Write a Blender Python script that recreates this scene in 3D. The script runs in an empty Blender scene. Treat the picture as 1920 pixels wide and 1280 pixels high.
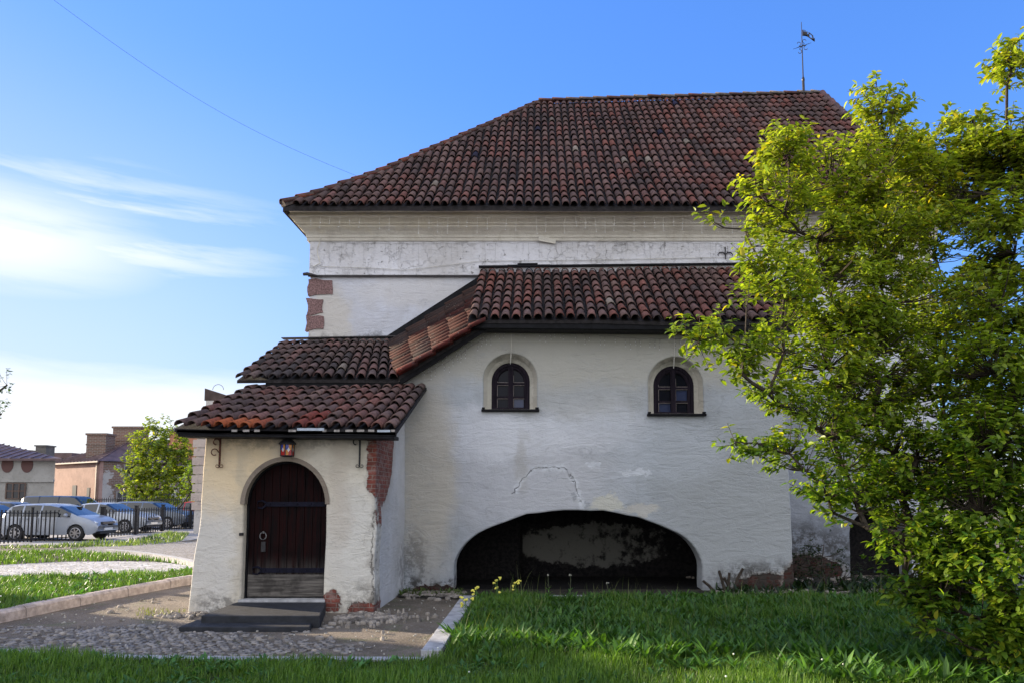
import bpy, bmesh, math, random
import numpy as np
from mathutils import Vector, Matrix, noise as mnoise
R = math.radians
random.seed(7); rng = np.random.default_rng(11)
sc = bpy.context.scene
col = sc.collection

# ------------------------------------------------------------------ camera, sky, sun, exposure
F, CX, HOR, PITCH, EYE = 1390.0, 1010.0, 925.0, R(5), 1.6       # measured on the 1920 x 1280 photograph
CY = HOR - F*math.tan(PITCH)
cam_d = bpy.data.cameras.new('camera'); cam = bpy.data.objects.new('camera', cam_d); col.objects.link(cam)
cam.location = (0, 0, EYE); cam.rotation_euler = (R(90)+PITCH, 0, 0)
cam_d.sensor_width = 36; cam_d.lens = 36*F/1920
cam_d.shift_x = -(CX-960)/1920; cam_d.shift_y = (CY-640)/1920
cam_d.clip_start = .05; cam_d.clip_end = 3000
sc.camera = cam
SH_Y = 17.3          # right end of the unseen house added to shade the foreground
SUN_EL, SUN_AZ = R(13), R(-66)          # azimuth from +Y, clockwise positive (towards +X)
sdir = Vector((math.sin(SUN_AZ)*math.cos(SUN_EL), math.cos(SUN_AZ)*math.cos(SUN_EL), math.sin(SUN_EL)))
sl = bpy.data.lights.new('sun', 'SUN'); sl.energy = 5.0; sl.angle = R(.5); sl.color = (1, .84, .62)
so = bpy.data.objects.new('sun', sl); col.objects.link(so)
so.rotation_euler = (-sdir).to_track_quat('-Z', 'Y').to_euler(); so.location = (-20, 10, 20)
sc.view_settings.view_transform = 'Standard'; sc.view_settings.look = 'None'
sc.view_settings.exposure = 1.5; sc.view_settings.gamma = 1

class NT:
    """tiny helper to write node trees"""
    def __init__(s, tree): s.t = tree; s.t.nodes.clear()
    def n(s, typ, **k):
        nd = s.t.nodes.new(typ)
        for a, b in k.items(): setattr(nd, a, b)
        return nd
    def L(s, a, b): s.t.links.new(a, b)
    def put(s, sock, v):
        if isinstance(v, bpy.types.NodeSocket): s.L(v, sock)
        elif v is not None:
            if isinstance(v, (tuple, list)) and len(v) == 3 and sock.type == 'RGBA': v = (*v, 1)
            sock.default_value = v
    def m(s, op, a, b=None, c=None, clamp=False):
        nd = s.n('ShaderNodeMath', operation=op, use_clamp=clamp)
        s.put(nd.inputs[0], a); s.put(nd.inputs[1], b) if b is not None else None
        if c is not None: s.put(nd.inputs[2], c)
        return nd.outputs[0]
    def vm(s, op, a, b=None, out=0, scale=None):
        nd = s.n('ShaderNodeVectorMath', operation=op)
        s.put(nd.inputs[0], a)
        if b is not None: s.put(nd.inputs[1], b)
        if scale is not None: s.put(nd.inputs['Scale'], scale)
        return nd.outputs[out]
    def mr(s, v, a, b, c=0.0, d=1.0, smooth=True):
        nd = s.n('ShaderNodeMapRange', interpolation_type='SMOOTHSTEP' if smooth else 'LINEAR')
        s.put(nd.inputs[0], v)
        for i, q in enumerate((a, b, c, d)): s.put(nd.inputs[1+i], q)
        return nd.outputs[0]
    def mix(s, f, a, b, mode='MIX'):
        nd = s.n('ShaderNodeMix', data_type='RGBA', blend_type=mode)
        s.put(nd.inputs[0], f); s.put(nd.inputs[6], a); s.put(nd.inputs[7], b)
        return nd.outputs[2]
    def noise(s, v, scale, detail=4, rough=.55, dist=0.0, color=False):
        nd = s.n('ShaderNodeTexNoise'); s.put(nd.inputs['Vector'], v)
        nd.inputs['Scale'].default_value = scale; nd.inputs['Detail'].default_value = detail
        nd.inputs['Roughness'].default_value = rough; nd.inputs['Distortion'].default_value = dist
        return nd.outputs['Color' if color else 'Fac']
    def vor(s, v, scale, feature='F1', out='Distance', rnd=1.0):
        nd = s.n('ShaderNodeTexVoronoi', feature=feature); s.put(nd.inputs['Vector'], v)
        nd.inputs['Scale'].default_value = scale; nd.inputs['Randomness'].default_value = rnd
        return nd.outputs[out]
    def ramp(s, f, stops):
        nd = s.n('ShaderNodeValToRGB'); s.put(nd.inputs[0], f); cr = nd.color_ramp
        while len(cr.elements) < len(stops): cr.elements.new(.5)
        for e, (p, c) in zip(cr.elements, stops): e.position = p; e.color = (*c, 1)
        return nd.outputs[0]
    def sep(s, v):
        nd = s.n('ShaderNodeSeparateXYZ'); s.put(nd.inputs[0], v); return nd.outputs
    def comb(s, x, y, z):
        nd = s.n('ShaderNodeCombineXYZ')
        for i, q in enumerate((x, y, z)): s.put(nd.inputs[i], q)
        return nd.outputs[0]
    def pos(s): return s.n('ShaderNodeNewGeometry').outputs['Position']
    def bump(s, h, dist, strength=1.0, nrm=None):
        nd = s.n('ShaderNodeBump'); s.put(nd.inputs['Height'], h)
        nd.inputs['Distance'].default_value = dist; nd.inputs['Strength'].default_value = strength
        if nrm is not None: s.put(nd.inputs['Normal'], nrm)
        return nd.outputs[0]

# sky: Nishita with thin high cloud laid over it by direction
w = bpy.data.worlds.new('World'); sc.world = w; w.use_nodes = True
N = NT(w.node_tree)
sky = N.n('ShaderNodeTexSky', sky_type='NISHITA'); sky.sun_disc = False
sky.sun_elevation = SUN_EL; sky.sun_rotation = SUN_AZ
sky.air_density = 1.0; sky.dust_density = .3; sky.ozone_density = 4.0
hs = N.n('ShaderNodeHueSaturation'); hs.inputs['Saturation'].default_value = 1.12; N.L(sky.outputs[0], hs.inputs['Color'])
skc = N.mix(1.0, hs.outputs[0], (.86, .745, .93), 'MULTIPLY')
bw = N.n('ShaderNodeRGBToBW'); N.L(skc, bw.inputs[0])
skc = N.vm('SCALE', skc, scale=N.m('DIVIDE', 1.75, N.m('ADD', 1.0, N.m('MULTIPLY', bw.outputs[0], .75))))    # gentle roll-off towards the sun
d = N.n('ShaderNodeTexCoord').outputs['Generated']
dx, dy, dz = N.sep(d)
el = N.m('DIVIDE', dz, N.m('SQRT', N.m('ADD', N.m('MULTIPLY', dx, dx), N.m('MULTIPLY', dy, dy))))   # tan of elevation
az = N.m('ARCTAN2', dx, dy)                                                                         # 0 straight ahead, - left
cv = N.comb(N.m('MULTIPLY', az, 1.6), N.m('MULTIPLY', N.m('ADD', el, N.m('MULTIPLY', az, .02)), 13), 0)
wisp = N.noise(cv, 1.1, 7, .55, .4)
wisp2 = N.noise(N.vm('MULTIPLY', cv, (2.2, 2.0, 1)), 1.6, 6, .6, .3)
def bell(c, wd):
    return N.mr(N.m('ABSOLUTE', N.m('SUBTRACT', el, c)), 0.0, wd, 1.0, 0.0)
left = N.mr(az, -.22, -.56, 0.0, 1.0)
ww = N.m('ADD', N.m('MULTIPLY', wisp, .6), N.m('MULTIPLY', wisp2, .4))
c1 = N.m('MULTIPLY', N.m('MULTIPLY', bell(.315, .12), left), N.mr(ww, .38, .64))
c2 = N.m('MULTIPLY', N.m('MULTIPLY', N.mr(N.m('ADD', el, N.m('MULTIPLY', ww, .10)), .24, .15, 0.0, 1.0), N.mr(az, -.05, -.48, 0.0, 1.0)), .9)
core = N.m('MULTIPLY', N.m('MULTIPLY', bell(.285, .11), N.mr(az, -.36, -.66, 0.0, 1.0)), N.mr(ww, .30, .52, .55, 1.0))
veil = N.m('MULTIPLY', N.m('MULTIPLY', N.mr(el, .62, .12), N.mr(az, .12, -.62)), .34)
cm = N.m('MAXIMUM', N.m('MAXIMUM', c1, c2), N.m('MAXIMUM', core, veil))
skc = N.mix(N.m('MULTIPLY', cm, .92), skc, (2.75, 2.8, 2.85))
fill_cloud = N.noise(N.vm('MULTIPLY', d, (1.5, 1.5, 3.2)), 1.6, 5, .6, .4)                       # bright cloud added behind the viewer as fill for the shaded facade
bmask = N.m('MULTIPLY', N.mr(dy, .10, -.35), N.mr(fill_cloud, .30, .52))
skc = N.mix(bmask, skc, (3.95, 4.0, 4.15))
bg = N.n('ShaderNodeBackground'); N.L(skc, bg.inputs[0]); bg.inputs[1].default_value = .15
N.L(bg.outputs[0], N.n('ShaderNodeOutputWorld').inputs[0])

# ------------------------------------------------------------------ measuring helpers
def ray(px, py):
    a = (px-CX)/F; b = (CY-py)/F
    return a, math.cos(PITCH)-b*math.sin(PITCH), b*math.cos(PITCH)+math.sin(PITCH)
def at(px, py, Y):
    x, y, z = ray(px, py); return Vector((x*Y/y, Y, EYE+z*Y/y))
def gz(Y): return 0.0 if Y < 21 else -.25*min(1, (Y-21)/8)
def G(px, py, z0=None):
    z = 0.0 if z0 is None else z0
    for _ in range(8):
        x, y, zz = ray(px, py); t = (z-EYE)/zz
        if z0 is not None: break
        z = gz(y*t)
    return Vector((x*t, y*t, z))

# ------------------------------------------------------------------ object helpers
def prop(o, label=None, cat=None, group=None, kind=None):
    if label: o['label'] = label
    if cat: o['category'] = cat
    if group: o['group'] = group
    if kind: o['kind'] = kind
    return o
def thing(name, loc, label, cat, group=None, rz=0, kind=None):
    o = bpy.data.objects.new(name, None); col.objects.link(o); o.location = loc; o.rotation_euler = (0, 0, rz)
    o.empty_display_size = .2
    return prop(o, label, cat, group, kind)
class MB:
    """collects geometry; build() links it as one mesh object"""
    def __init__(s): s.v = []; s.f = []; s.c = []; s.col = (1, 1, 1, 1); s.mi = []; s.m = 0; s.sm = []; s.smooth = False
    def add(s, vs, fs, c=None):
        b = len(s.v); s.v += [tuple(q) for q in vs]; s.c += [c or s.col]*len(vs)
        for q in fs: s.f.append(tuple(i+b for i in q)); s.mi.append(s.m); s.sm.append(s.smooth)
    def box(s, x0, x1, y0, y1, z0, z1, c=None):
        s.add([(x, y, z) for z in (z0, z1) for y in (y0, y1) for x in (x0, x1)],
              [(0, 2, 3, 1), (4, 5, 7, 6), (0, 1, 5, 4), (2, 6, 7, 3), (0, 4, 6, 2), (1, 3, 7, 5)], c)
    def bar(s, a, b, wx, wy, up=Vector((0, 0, 1)), c=None):
        a = Vector(a); b = Vector(b); t = (b-a).normalized()
        if abs(t.dot(up)) > .98: up = Vector((0, 1, 0))
        sx = t.cross(up).normalized(); sy = sx.cross(t)
        vs = [p + sx*i*wx/2 + sy*j*wy/2 for p in (a, b) for (i, j) in ((-1, -1), (1, -1), (1, 1), (-1, 1))]
        s.add(vs, [(3, 2, 1, 0), (4, 5, 6, 7), (0, 1, 5, 4), (1, 2, 6, 5), (2, 3, 7, 6), (3, 0, 4, 7)], c)
    def tube(s, pts, r, n=6, c=None, caps=True):
        pts = [Vector(p) for p in pts]; k = len(pts); rr = r if isinstance(r, (list, tuple)) else [r]*k
        vs = []; up = Vector((.13, .31, .94))
        for i, p in enumerate(pts):
            t = (pts[min(i+1, k-1)]-pts[max(i-1, 0)])
            t = t.normalized() if t.length > 1e-9 else Vector((0, 0, 1))
            u = t.cross(up); u = u.normalized() if u.length > 1e-4 else Vector((1, 0, 0)); v = t.cross(u)
            vs += [p + (u*math.cos(2*math.pi*j/n)+v*math.sin(2*math.pi*j/n))*rr[i] for j in range(n)]
        fs = [(i*n+j, i*n+(j+1) % n, (i+1)*n+(j+1) % n, (i+1)*n+j) for i in range(k-1) for j in range(n)]
        if caps: fs += [tuple(reversed(range(n))), tuple((k-1)*n+j for j in range(n))]
        s.add(vs, fs, c)
    def lathe(s, o, prof, n=16, axis='z', c=None):
        o = Vector(o); vs = []
        for (r, h) in prof:
            for j in range(n):
                a = 2*math.pi*j/n; p = (r*math.cos(a), r*math.sin(a), h)
                if axis == 'y': p = (p[0], p[2], p[1])
                if axis == 'x': p = (p[2], p[0], p[1])
                vs.append(o+Vector(p))
        k = len(prof)
        fs = [(i*n+j, i*n+(j+1) % n, (i+1)*n+(j+1) % n, (i+1)*n+j) for i in range(k-1) for j in range(n)]
        fs += [tuple(reversed(range(n))), tuple((k-1)*n+j for j in range(n))]
        s.add(vs, fs, c)
    def blob(s, o, rx, ry, rz, seed=0, rough=.25, c=None, lo=False):
        o = Vector(o); vs = []; n, k = (7, 4) if lo else (10, 6)
        for i in range(k+1):
            th = math.pi*i/k
            for j in range(n):
                ph = 2*math.pi*j/n
                q = Vector((math.sin(th)*math.cos(ph), math.sin(th)*math.sin(ph), math.cos(th)))
                f = 1+rough*mnoise.noise(q*1.6+Vector((seed*3.7, seed*1.3, seed)))*2
                vs.append(o+Vector((q.x*rx*f, q.y*ry*f, q.z*rz*f)))
        s.add(vs, [(i*n+j, (i+1)*n+j, (i+1)*n+(j+1) % n, i*n+(j+1) % n) for i in range(k) for j in range(n)], c)
    def build(s, name, mats, parent=None, label=None, cat=None, group=None, kind=None, smooth=False, bevel=0, recalc=False):
        if parent is not None:
            M = parent_world(parent).inverted(); vs = [tuple(M @ Vector(q)) for q in s.v]
        else: vs = s.v
        me = bpy.data.meshes.new(name); me.from_pydata(vs, [], s.f); me.validate(clean_customdata=False)
        if recalc:
            bm = bmesh.new(); bm.from_mesh(me); bmesh.ops.recalc_face_normals(bm, faces=bm.faces); bm.to_mesh(me); bm.free()
        mats = mats if isinstance(mats, (list, tuple)) else [mats]
        for m_ in mats: me.materials.append(m_)
        if len(mats) > 1 and len(me.polygons) == len(s.mi): me.polygons.foreach_set('material_index', s.mi)
        if any(q != (1, 1, 1, 1) for q in s.c):
            ca = me.color_attributes.new('tint', 'FLOAT_COLOR', 'POINT')
            ca.data.foreach_set('color', np.array(s.c, dtype=np.float32).ravel())
        if smooth: me.polygons.foreach_set('use_smooth', [True]*len(me.polygons))
        elif any(s.sm) and len(s.sm) == len(me.polygons): me.polygons.foreach_set('use_smooth', s.sm)
        me.update()
        o = bpy.data.objects.new(name, me); col.objects.link(o); o.parent = parent
        if bevel:
            md = o.modifiers.new('bevel', 'BEVEL'); md.width = bevel; md.segments = 2; md.limit_method = 'ANGLE'
        return prop(o, label, cat, group, kind)
def parent_world(o):
    M = Matrix.Identity(4); ch = []
    while o is not None: ch.append(o); o = o.parent
    for q in reversed(ch): M = M @ Matrix.Translation(q.location) @ q.rotation_euler.to_matrix().to_4x4() @ Matrix.Diagonal((*q.scale, 1))
    return M
def np_mesh(name, V, Fc, mat, parent=None, tint=None, smooth=False, **k):
    """V (n,3), Fc (m,4) quads"""
    me = bpy.data.meshes.new(name)
    if parent is not None: V = V - np.array(parent_world(parent).translation)
    q = Fc.shape[1]
    me.vertices.add(len(V)); me.vertices.foreach_set('co', V.astype(np.float32).ravel())
    me.loops.add(Fc.size); me.loops.foreach_set('vertex_index', Fc.astype(np.int32).ravel())
    me.polygons.add(len(Fc)); me.polygons.foreach_set('loop_start', np.arange(0, Fc.size, q, dtype=np.int32))
    me.polygons.foreach_set('loop_total', np.full(len(Fc), q, dtype=np.int32))
    if smooth: me.polygons.foreach_set('use_smooth', np.ones(len(Fc), dtype=bool))
    me.update(calc_edges=True)
    if tint is not None:
        ca = me.color_attributes.new('tint', 'FLOAT_COLOR', 'POINT')
        ca.data.foreach_set('color', tint.astype(np.float32).ravel())
    me.materials.append(mat)
    o = bpy.data.objects.new(name, me); col.objects.link(o); o.parent = parent
    return prop(o, **k)
def copy_thing(o, loc, rz=None, label=None, scale=None):
    def rec(q, par):
        c = q.copy(); col.objects.link(c); c.parent = par
        for ch in q.children: rec(ch, c)
        return c
    r = rec(o, None); r.location = loc
    if rz is not None: r.rotation_euler = (0, 0, rz)
    if scale: r.scale = scale
    if label: r['label'] = label
    return r

# ------------------------------------------------------------------ materials
def mat(name, fn):
    m_ = bpy.data.materials.new(name); m_.use_nodes = True
    n_ = NT(m_.node_tree); b = n_.n('ShaderNodeBsdfPrincipled'); o = n_.n('ShaderNodeOutputMaterial')
    n_.L(b.outputs[0], o.inputs[0]); b.inputs['Specular IOR Level'].default_value = .35
    r = fn(n_, b, o)
    return m_
def simple(name, c, rough=.8, var=.25, scale=6, bump=.003, bscale=None, metal=0, spec=.35):
    def fn(n, b, o):
        p = n.pos()
        f = n.noise(p, scale, 5, .6)
        n.put(b.inputs['Base Color'], n.mix(n.mr(f, .3, .7), tuple(q*(1-var) for q in c), tuple(min(1, q*(1+var)) for q in c)))
        b.inputs['Roughness'].default_value = rough; b.inputs['Metallic'].default_value = metal
        b.inputs['Specular IOR Level'].default_value = spec
        if bump: n.put(b.inputs['Normal'], n.bump(n.noise(p, bscale or scale*6, 4, .6), bump))
    return mat(name, fn)

def plaster(name, c_hi, c_lo, blobs=(), cracks=(), bricks=(), soot_shade=(), flake=.0, ageing=.5, side=False, bk=1.0):
    """limewashed plaster. blobs (x,z,rx,rz,colour,amount,softness); cracks: polylines (x,z); bricks (x,z,rx,rz)"""
    def fn(n, b, o):
        p = n.pos(); x, y, z = n.sep(p)
        big = n.noise(p, .9, 5, .6); med = n.noise(p, 3.2, 6, .62)
        stro = n.noise(n.vm('MULTIPLY', p, (1.1, 1.1, 3.6)), 1.9, 6, .60, 1.6)          # trowel strokes lying flat
        drip = n.noise(n.vm('MULTIPLY', p, (9, 9, .7)), 1.0, 4, .6)
        fine = n.noise(p, 42, 5, .7)
        c = n.mix(n.mr(big, .35, .65), c_lo, c_hi)
        c = n.mix(n.m('MULTIPLY', n.mr(n.noise(p, .55, 7, .68, .8), .46, .64), .55*ageing), c, (c_lo[0]*.74, c_lo[1]*.71, c_lo[2]*.66))
        c = n.mix(n.m('MULTIPLY', n.mr(med, .50, .72), .5*ageing), c, tuple(q*.78 for q in c_lo))
        c = n.mix(n.m('MULTIPLY', n.mr(drip, .52, .75), .35*ageing), c, (c_lo[0]*.72, c_lo[1]*.68, c_lo[2]*.60))
        wob = n.vm('SUBTRACT', n.noise(p, 2.6, 6, .66, color=True), (.5, .5, .5))
        wob2 = n.vm('SUBTRACT', n.noise(p, 11, 4, .7, color=True), (.5, .5, .5))
        pw = n.vm('ADD', n.vm('ADD', p, n.vm('SCALE', wob, scale=.55)), n.vm('SCALE', wob2, scale=.10))
        sw = (lambda v: n.comb(n.sep(v)[1], 0, n.sep(v)[2])) if side else (lambda v: v)
        pw = sw(pw); pb = sw(p)
        def mask(cx, cz, rx, rz, soft, src=pw):
            q = n.vm('MULTIPLY', n.vm('SUBTRACT', src, (cx, 0, cz)), (1/rx, 0, 1/rz))
            return n.mr(n.vm('LENGTH', q, out=1), 1-soft, 1+soft, 1.0, 0.0)
        h = n.m('ADD', n.m('MULTIPLY', stro, .65), n.m('MULTIPLY', fine, .25))
        h = n.m('ADD', h, n.m('MULTIPLY', med, .9))
        for (cx, cz, rx, rz, cc, am, soft) in blobs:
            mk = n.m('MULTIPLY', mask(cx, cz, rx, rz, soft), am)
            c = n.mix(mk, c, cc)
            if soft < .2: h = n.m('ADD', h, n.m('MULTIPLY', mk, .15))
        # fine darker speckle and pits
        pit = n.mr(n.noise(p, 26, 3, .5), .66, .74)
        c = n.mix(n.m('MULTIPLY', pit, .35), c, tuple(q*.6 for q in c_lo))
        c = n.mix(n.m('MULTIPLY', n.mr(stro, .58, .75), .22), c, tuple(q*.82 for q in c_lo))
        hp = n.vm('ADD', p, n.vm('SCALE', n.noise(p, 2.2, 5, .7, color=True), scale=.9))
        hl_ = n.m('MULTIPLY', n.mr(n.vor(hp, 1.5, 'DISTANCE_TO_EDGE'), .0, .012, 1.0, 0.0), n.mr(n.noise(p, .8, 4, .6), .50, .60))
        c = n.mix(n.m('MULTIPLY', hl_, .22), c, tuple(q*.5 for q in c_lo)); h = n.m('SUBTRACT', h, n.m('MULTIPLY', hl_, .12))
        ridge = n.m('MULTIPLY', n.mr(n.m('ABSOLUTE', n.m('SUBTRACT', n.noise(n.vm('MULTIPLY', p, (.8, .8, 1.7)), 2.3, 5, .6, 1.2), .5)), .0, .03, 1.0, 0.0), n.mr(n.noise(p, 1.2, 3), .48, .60))
        h = n.m('ADD', h, n.m('MULTIPLY', ridge, .12)); c = n.mix(n.m('MULTIPLY', ridge, .15), c, c_hi)
        if flake:
            crz = n.m('MULTIPLY', n.mr(n.vor(n.vm('ADD', p, n.vm('SCALE', n.noise(p, 6, 5, .7, color=True), scale=.35)), 4.5, 'DISTANCE_TO_EDGE'), .0, .035, 1.0, 0.0), n.mr(n.noise(p, 3.0, 5, .7), .42, .58))
            c = n.mix(n.m('MULTIPLY', crz, .36), c, (.32, .31, .30)); h = n.m('SUBTRACT', h, n.m('MULTIPLY', crz, .2))
            fl = n.m('MULTIPLY', n.mr(n.noise(p, 6.5, 8, .72), .60, .63), n.mr(n.noise(p, 1.1, 3), .42, .60))
            c = n.mix(n.m('MULTIPLY', fl, flake), c, (.33, .32, .31)); h = n.m('SUBTRACT', h, n.m('MULTIPLY', fl, .5))
        for pl in cracks:
            wdt = pl[0]; pts = pl[1]; dmin = None
            pc = n.vm('MULTIPLY', n.vm('ADD', n.vm('ADD', p, n.vm('SCALE', wob2, scale=.16)), n.vm('SCALE', wob, scale=.16)), (1, 0, 1))
            for a, bb in zip(pts[:-1], pts[1:]):
                ba = (bb[0]-a[0], 0, bb[1]-a[1]); l2 = ba[0]**2+ba[2]**2
                pa = n.vm('SUBTRACT', pc, (a[0], 0, a[1]))
                t = n.m('DIVIDE', n.vm('DOT_PRODUCT', pa, ba, out=1), l2, clamp=True)
                dd = n.vm('LENGTH', n.vm('SUBTRACT', pa, n.vm('SCALE', ba, scale=t)), out=1)
                dmin = dd if dmin is None else n.m('MINIMUM', dmin, dd)
            k = n.m('MULTIPLY', n.mr(dmin, wdt*.3, wdt, 1.0, 0.0), n.mr(n.noise(p, 8, 4, .7), .40, .52))
            halo = n.m('MULTIPLY', n.mr(dmin, wdt, wdt*9, 1.0, 0.0), n.mr(med, .40, .55))
            c = n.mix(n.m('MULTIPLY', halo, .5), c, (.80, .83, .88) if pl[2] else (.28, .25, .22))
            c = n.mix(n.m('MULTIPLY', k, .65), c, (.14, .13, .12)); h = n.m('SUBTRACT', h, n.m('MULTIPLY', k, .8))
        for (cx, cz, rx, rz) in bricks:
            q = n.vm('MULTIPLY', n.vm('SUBTRACT', n.vm('ADD', n.vm('ADD', pb, n.vm('SCALE', wob2, scale=.14)), n.vm('SCALE', wob, scale=.30)), (cx, 0, cz)), (1/rx, 0, 1/rz))
            dl = n.vm('LENGTH', q, out=1)
            mk = n.mr(dl, .97, 1.0, 1.0, 0.0)
            rim = n.m('MULTIPLY', n.mr(dl, 1.0, 1.22, 1.0, 0.0), .6)
            c = n.mix(rim, c, (.42, .38, .34))
            bt = n.n('ShaderNodeTexBrick'); bt.offset = .5
            n.put(bt.inputs['Vector'], n.vm('ADD', n.comb(n.m('ADD', x, y), z, 0), n.vm('SCALE', wob2, scale=.02)))
            n.put(bt.inputs['Color1'], (.24*bk, .065*bk, .048*bk)); n.put(bt.inputs['Color2'], (.15*bk, .05*bk, .04*bk)); n.put(bt.inputs['Mortar'], (.27*bk, .20*bk, .17*bk))
            bt.inputs['Scale'].default_value = 1; bt.inputs['Brick Width'].default_value = .15; bt.inputs['Row Height'].default_value = .062
            bt.inputs['Mortar Size'].default_value = .006; bt.inputs['Mortar Smooth'].default_value = .3
            bc = n.mix(n.m('MULTIPLY', n.mr(n.noise(p, 9, 5, .7), .48, .62), .6), bt.outputs[0], (.34*bk, .24*bk, .21*bk))
            c = n.mix(mk, c, bc)
            hb = n.m('SUBTRACT', n.m('MULTIPLY', n.noise(p, 30, 4), .4), n.m('ADD', 2.2, n.m('MULTIPLY', bt.outputs['Fac'], .6)))
            h = n.mix(mk, h, hb)
        for (cx, cz, rx, rz, am) in soot_shade:
            c = n.mix(n.m('MULTIPLY', n.m('MULTIPLY', mask(cx, cz, rx, rz, .5), n.mr(n.noise(p, 7, 7, .75), .40, .56)), am), c, (.05, .045, .04))
        n.put(b.inputs['Base Color'], c); b.inputs['Roughness'].default_value = .9
        b.inputs['Specular IOR Level'].default_value = .2
        n.put(b.inputs['Normal'], n.bump(h, .028, 1.0))
    return mat(name, fn)

def tile_fn(n, b, o):
    a = n.n('ShaderNodeAttribute'); a.attribute_name = 'tint'
    p = n.pos()
    f = n.noise(p, 14, 6, .7); g = n.noise(p, 3.0, 4, .6); lich = n.noise(p, 34, 3, .6)
    c = n.mix(n.m('MULTIPLY', n.mr(f, .46, .68), .65), a.outputs[0], (.035, .028, .027))
    st = n.noise(n.vm('MULTIPLY', p, (1.6, .35, .35)), 1.0, 4, .6)
    c = n.mix(n.m('MULTIPLY', n.mr(st, .47, .66), .55), c, (.045, .040, .040))
    c = n.mix(n.m('MULTIPLY', n.m('MULTIPLY', n.mr(lich, .64, .70), n.mr(g, .45, .6)), .6), c, (.30, .29, .26))
    n.put(b.inputs['Base Color'], c); b.inputs['Roughness'].default_value = .85
    b.inputs['Specular IOR Level'].default_value = .08
    n.put(b.inputs['Normal'], n.bump(f, .006, .8))
M_TILE = mat('clay_tile', tile_fn)
M_PAN = simple('dark_underlay', (.022, .019, .02), .9, .5, 12, .01)  # near-black sheet showing between the cover tiles
M_TAR = simple('black_tarred_board', (.006, .006, .008), .6, .5, 9, .004, spec=.15)
M_IRON = simple('wrought_iron', (.018, .017, .02), .5, .5, 30, .001)
M_RUST = simple('rusty_iron', (.10, .035, .022), .8, .6, 40, .001)
M_FLASH = simple('dull_metal_flashing', (.035, .03, .032), .5, .4, 10, .003)

WARM, COOL = (.60, .555, .47), (.52, .515, .515)
BLUEW = (.70, .71, .76)
def lx(px, Y=12.5): return at(px, 700, Y).x
def lz(py, Y=12.5): return at(CX, py, Y).z
def crk(pts, Y): return [(at(a, b_, Y).x, at(a, b_, Y).z) for a, b_ in pts]
M_ANNEX = plaster('annex_plaster', (.445, .475, .52), (.375, .395, .425), ageing=.8, bk=.28,  # low bk darkens the foot brick in place of contact shade
    blobs=[(1.6, 4.0, 5.2, .62, (.45, .43, .375), .85, .3), (-.2, 1.9, 1.5, 1.0, (.54, .54, .57), .8, .5),  # first blob: cream top zone, browned for shade below the eaves
           (-1.1, 2.65, 1.0, .45, BLUEW, .5, .25), (1.0, 2.75, .95, .42, BLUEW, .45, .3), (-.4, 2.55, .9, .35, (.66, .67, .71), .45, .3),
           (-1.85, 1.9, .45, 1.6, (.53, .485, .41), .8, .4), (-.3, 2.1, .10, .5, (.38, .36, .33), .5, .6),
           (3.3, 1.5, 1.3, 1.7, (.37, .385, .40), .85, .5), (.6, 3.2, 1.2, .3, (.40, .39, .36), .5, .5), (2.3, 2.3, .9, .5, (.50, .53, .58), .5, .4), (1.6, 1.95, .30, .05, (.66, .68, .73), .7, .2), (.95, 2.05, .12, .06, (.66, .68, .73), .7, .2),
           (1.15, 1.46, .28, .10, (.60, .58, .50), .8, .2), (1.7, 1.35, .35, .09, (.58, .54, .47), .6, .2),
           (.80, 1.48, .05, .09, (.36, .37, .40), .8, .1), (.55, 1.6, .05, .07, (.36, .37, .40), .8, .1)],
    cracks=[(.009, crk([(1093, 950), (1083, 920), (1072, 890), (1058, 874), (1010, 876), (985, 890), (970, 912), (958, 925)], 12.5), True)],
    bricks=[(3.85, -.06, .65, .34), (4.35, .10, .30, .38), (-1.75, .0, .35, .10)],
    soot_shade=[(-2.05, .40, .22, .5, .5), (-1.7, .03, .9, .16, .8), (3.9, .12, 1.0, .30, .9)])  # right-foot entry paints in contact shade beneath the plants
M_MAIN = plaster('main_wall_plaster', (.60, .62, .69), (.52, .525, .56),
    blobs=[(-.2, 5.1, 1.6, .45, (.74, .74, .79), .8, .15), (-2.4, 5.6, 1.2, .3, (.60, .585, .58), .7, .4), (-4.2, 4.95, .45, .8, (.56, .52, .45), .7, .3),
           (5.6, 1.6, 1.6, 2.2, (.30, .32, .36), .9, .4), (6, .6, 1.5, .6, (.22, .24, .28), .8, .4)],
    bk=.25, bricks=[(5.0, .1, .9, .32)], soot_shade=[(5.2, .5, 1.0, .5, .8), (-2, 4.65, 3, .1, .6)], ageing=.6)
M_FRIEZE = plaster('frieze_plaster', (.72, .72, .76), (.62, .61, .62), flake=.9, ageing=.6)
M_CORN = plaster('cornice_plaster', (.72, .69, .61), (.62, .585, .51), ageing=.9,
    blobs=[(-3, 6.95, 2.5, .12, (.68, .62, .48), .6, .5)])
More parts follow.
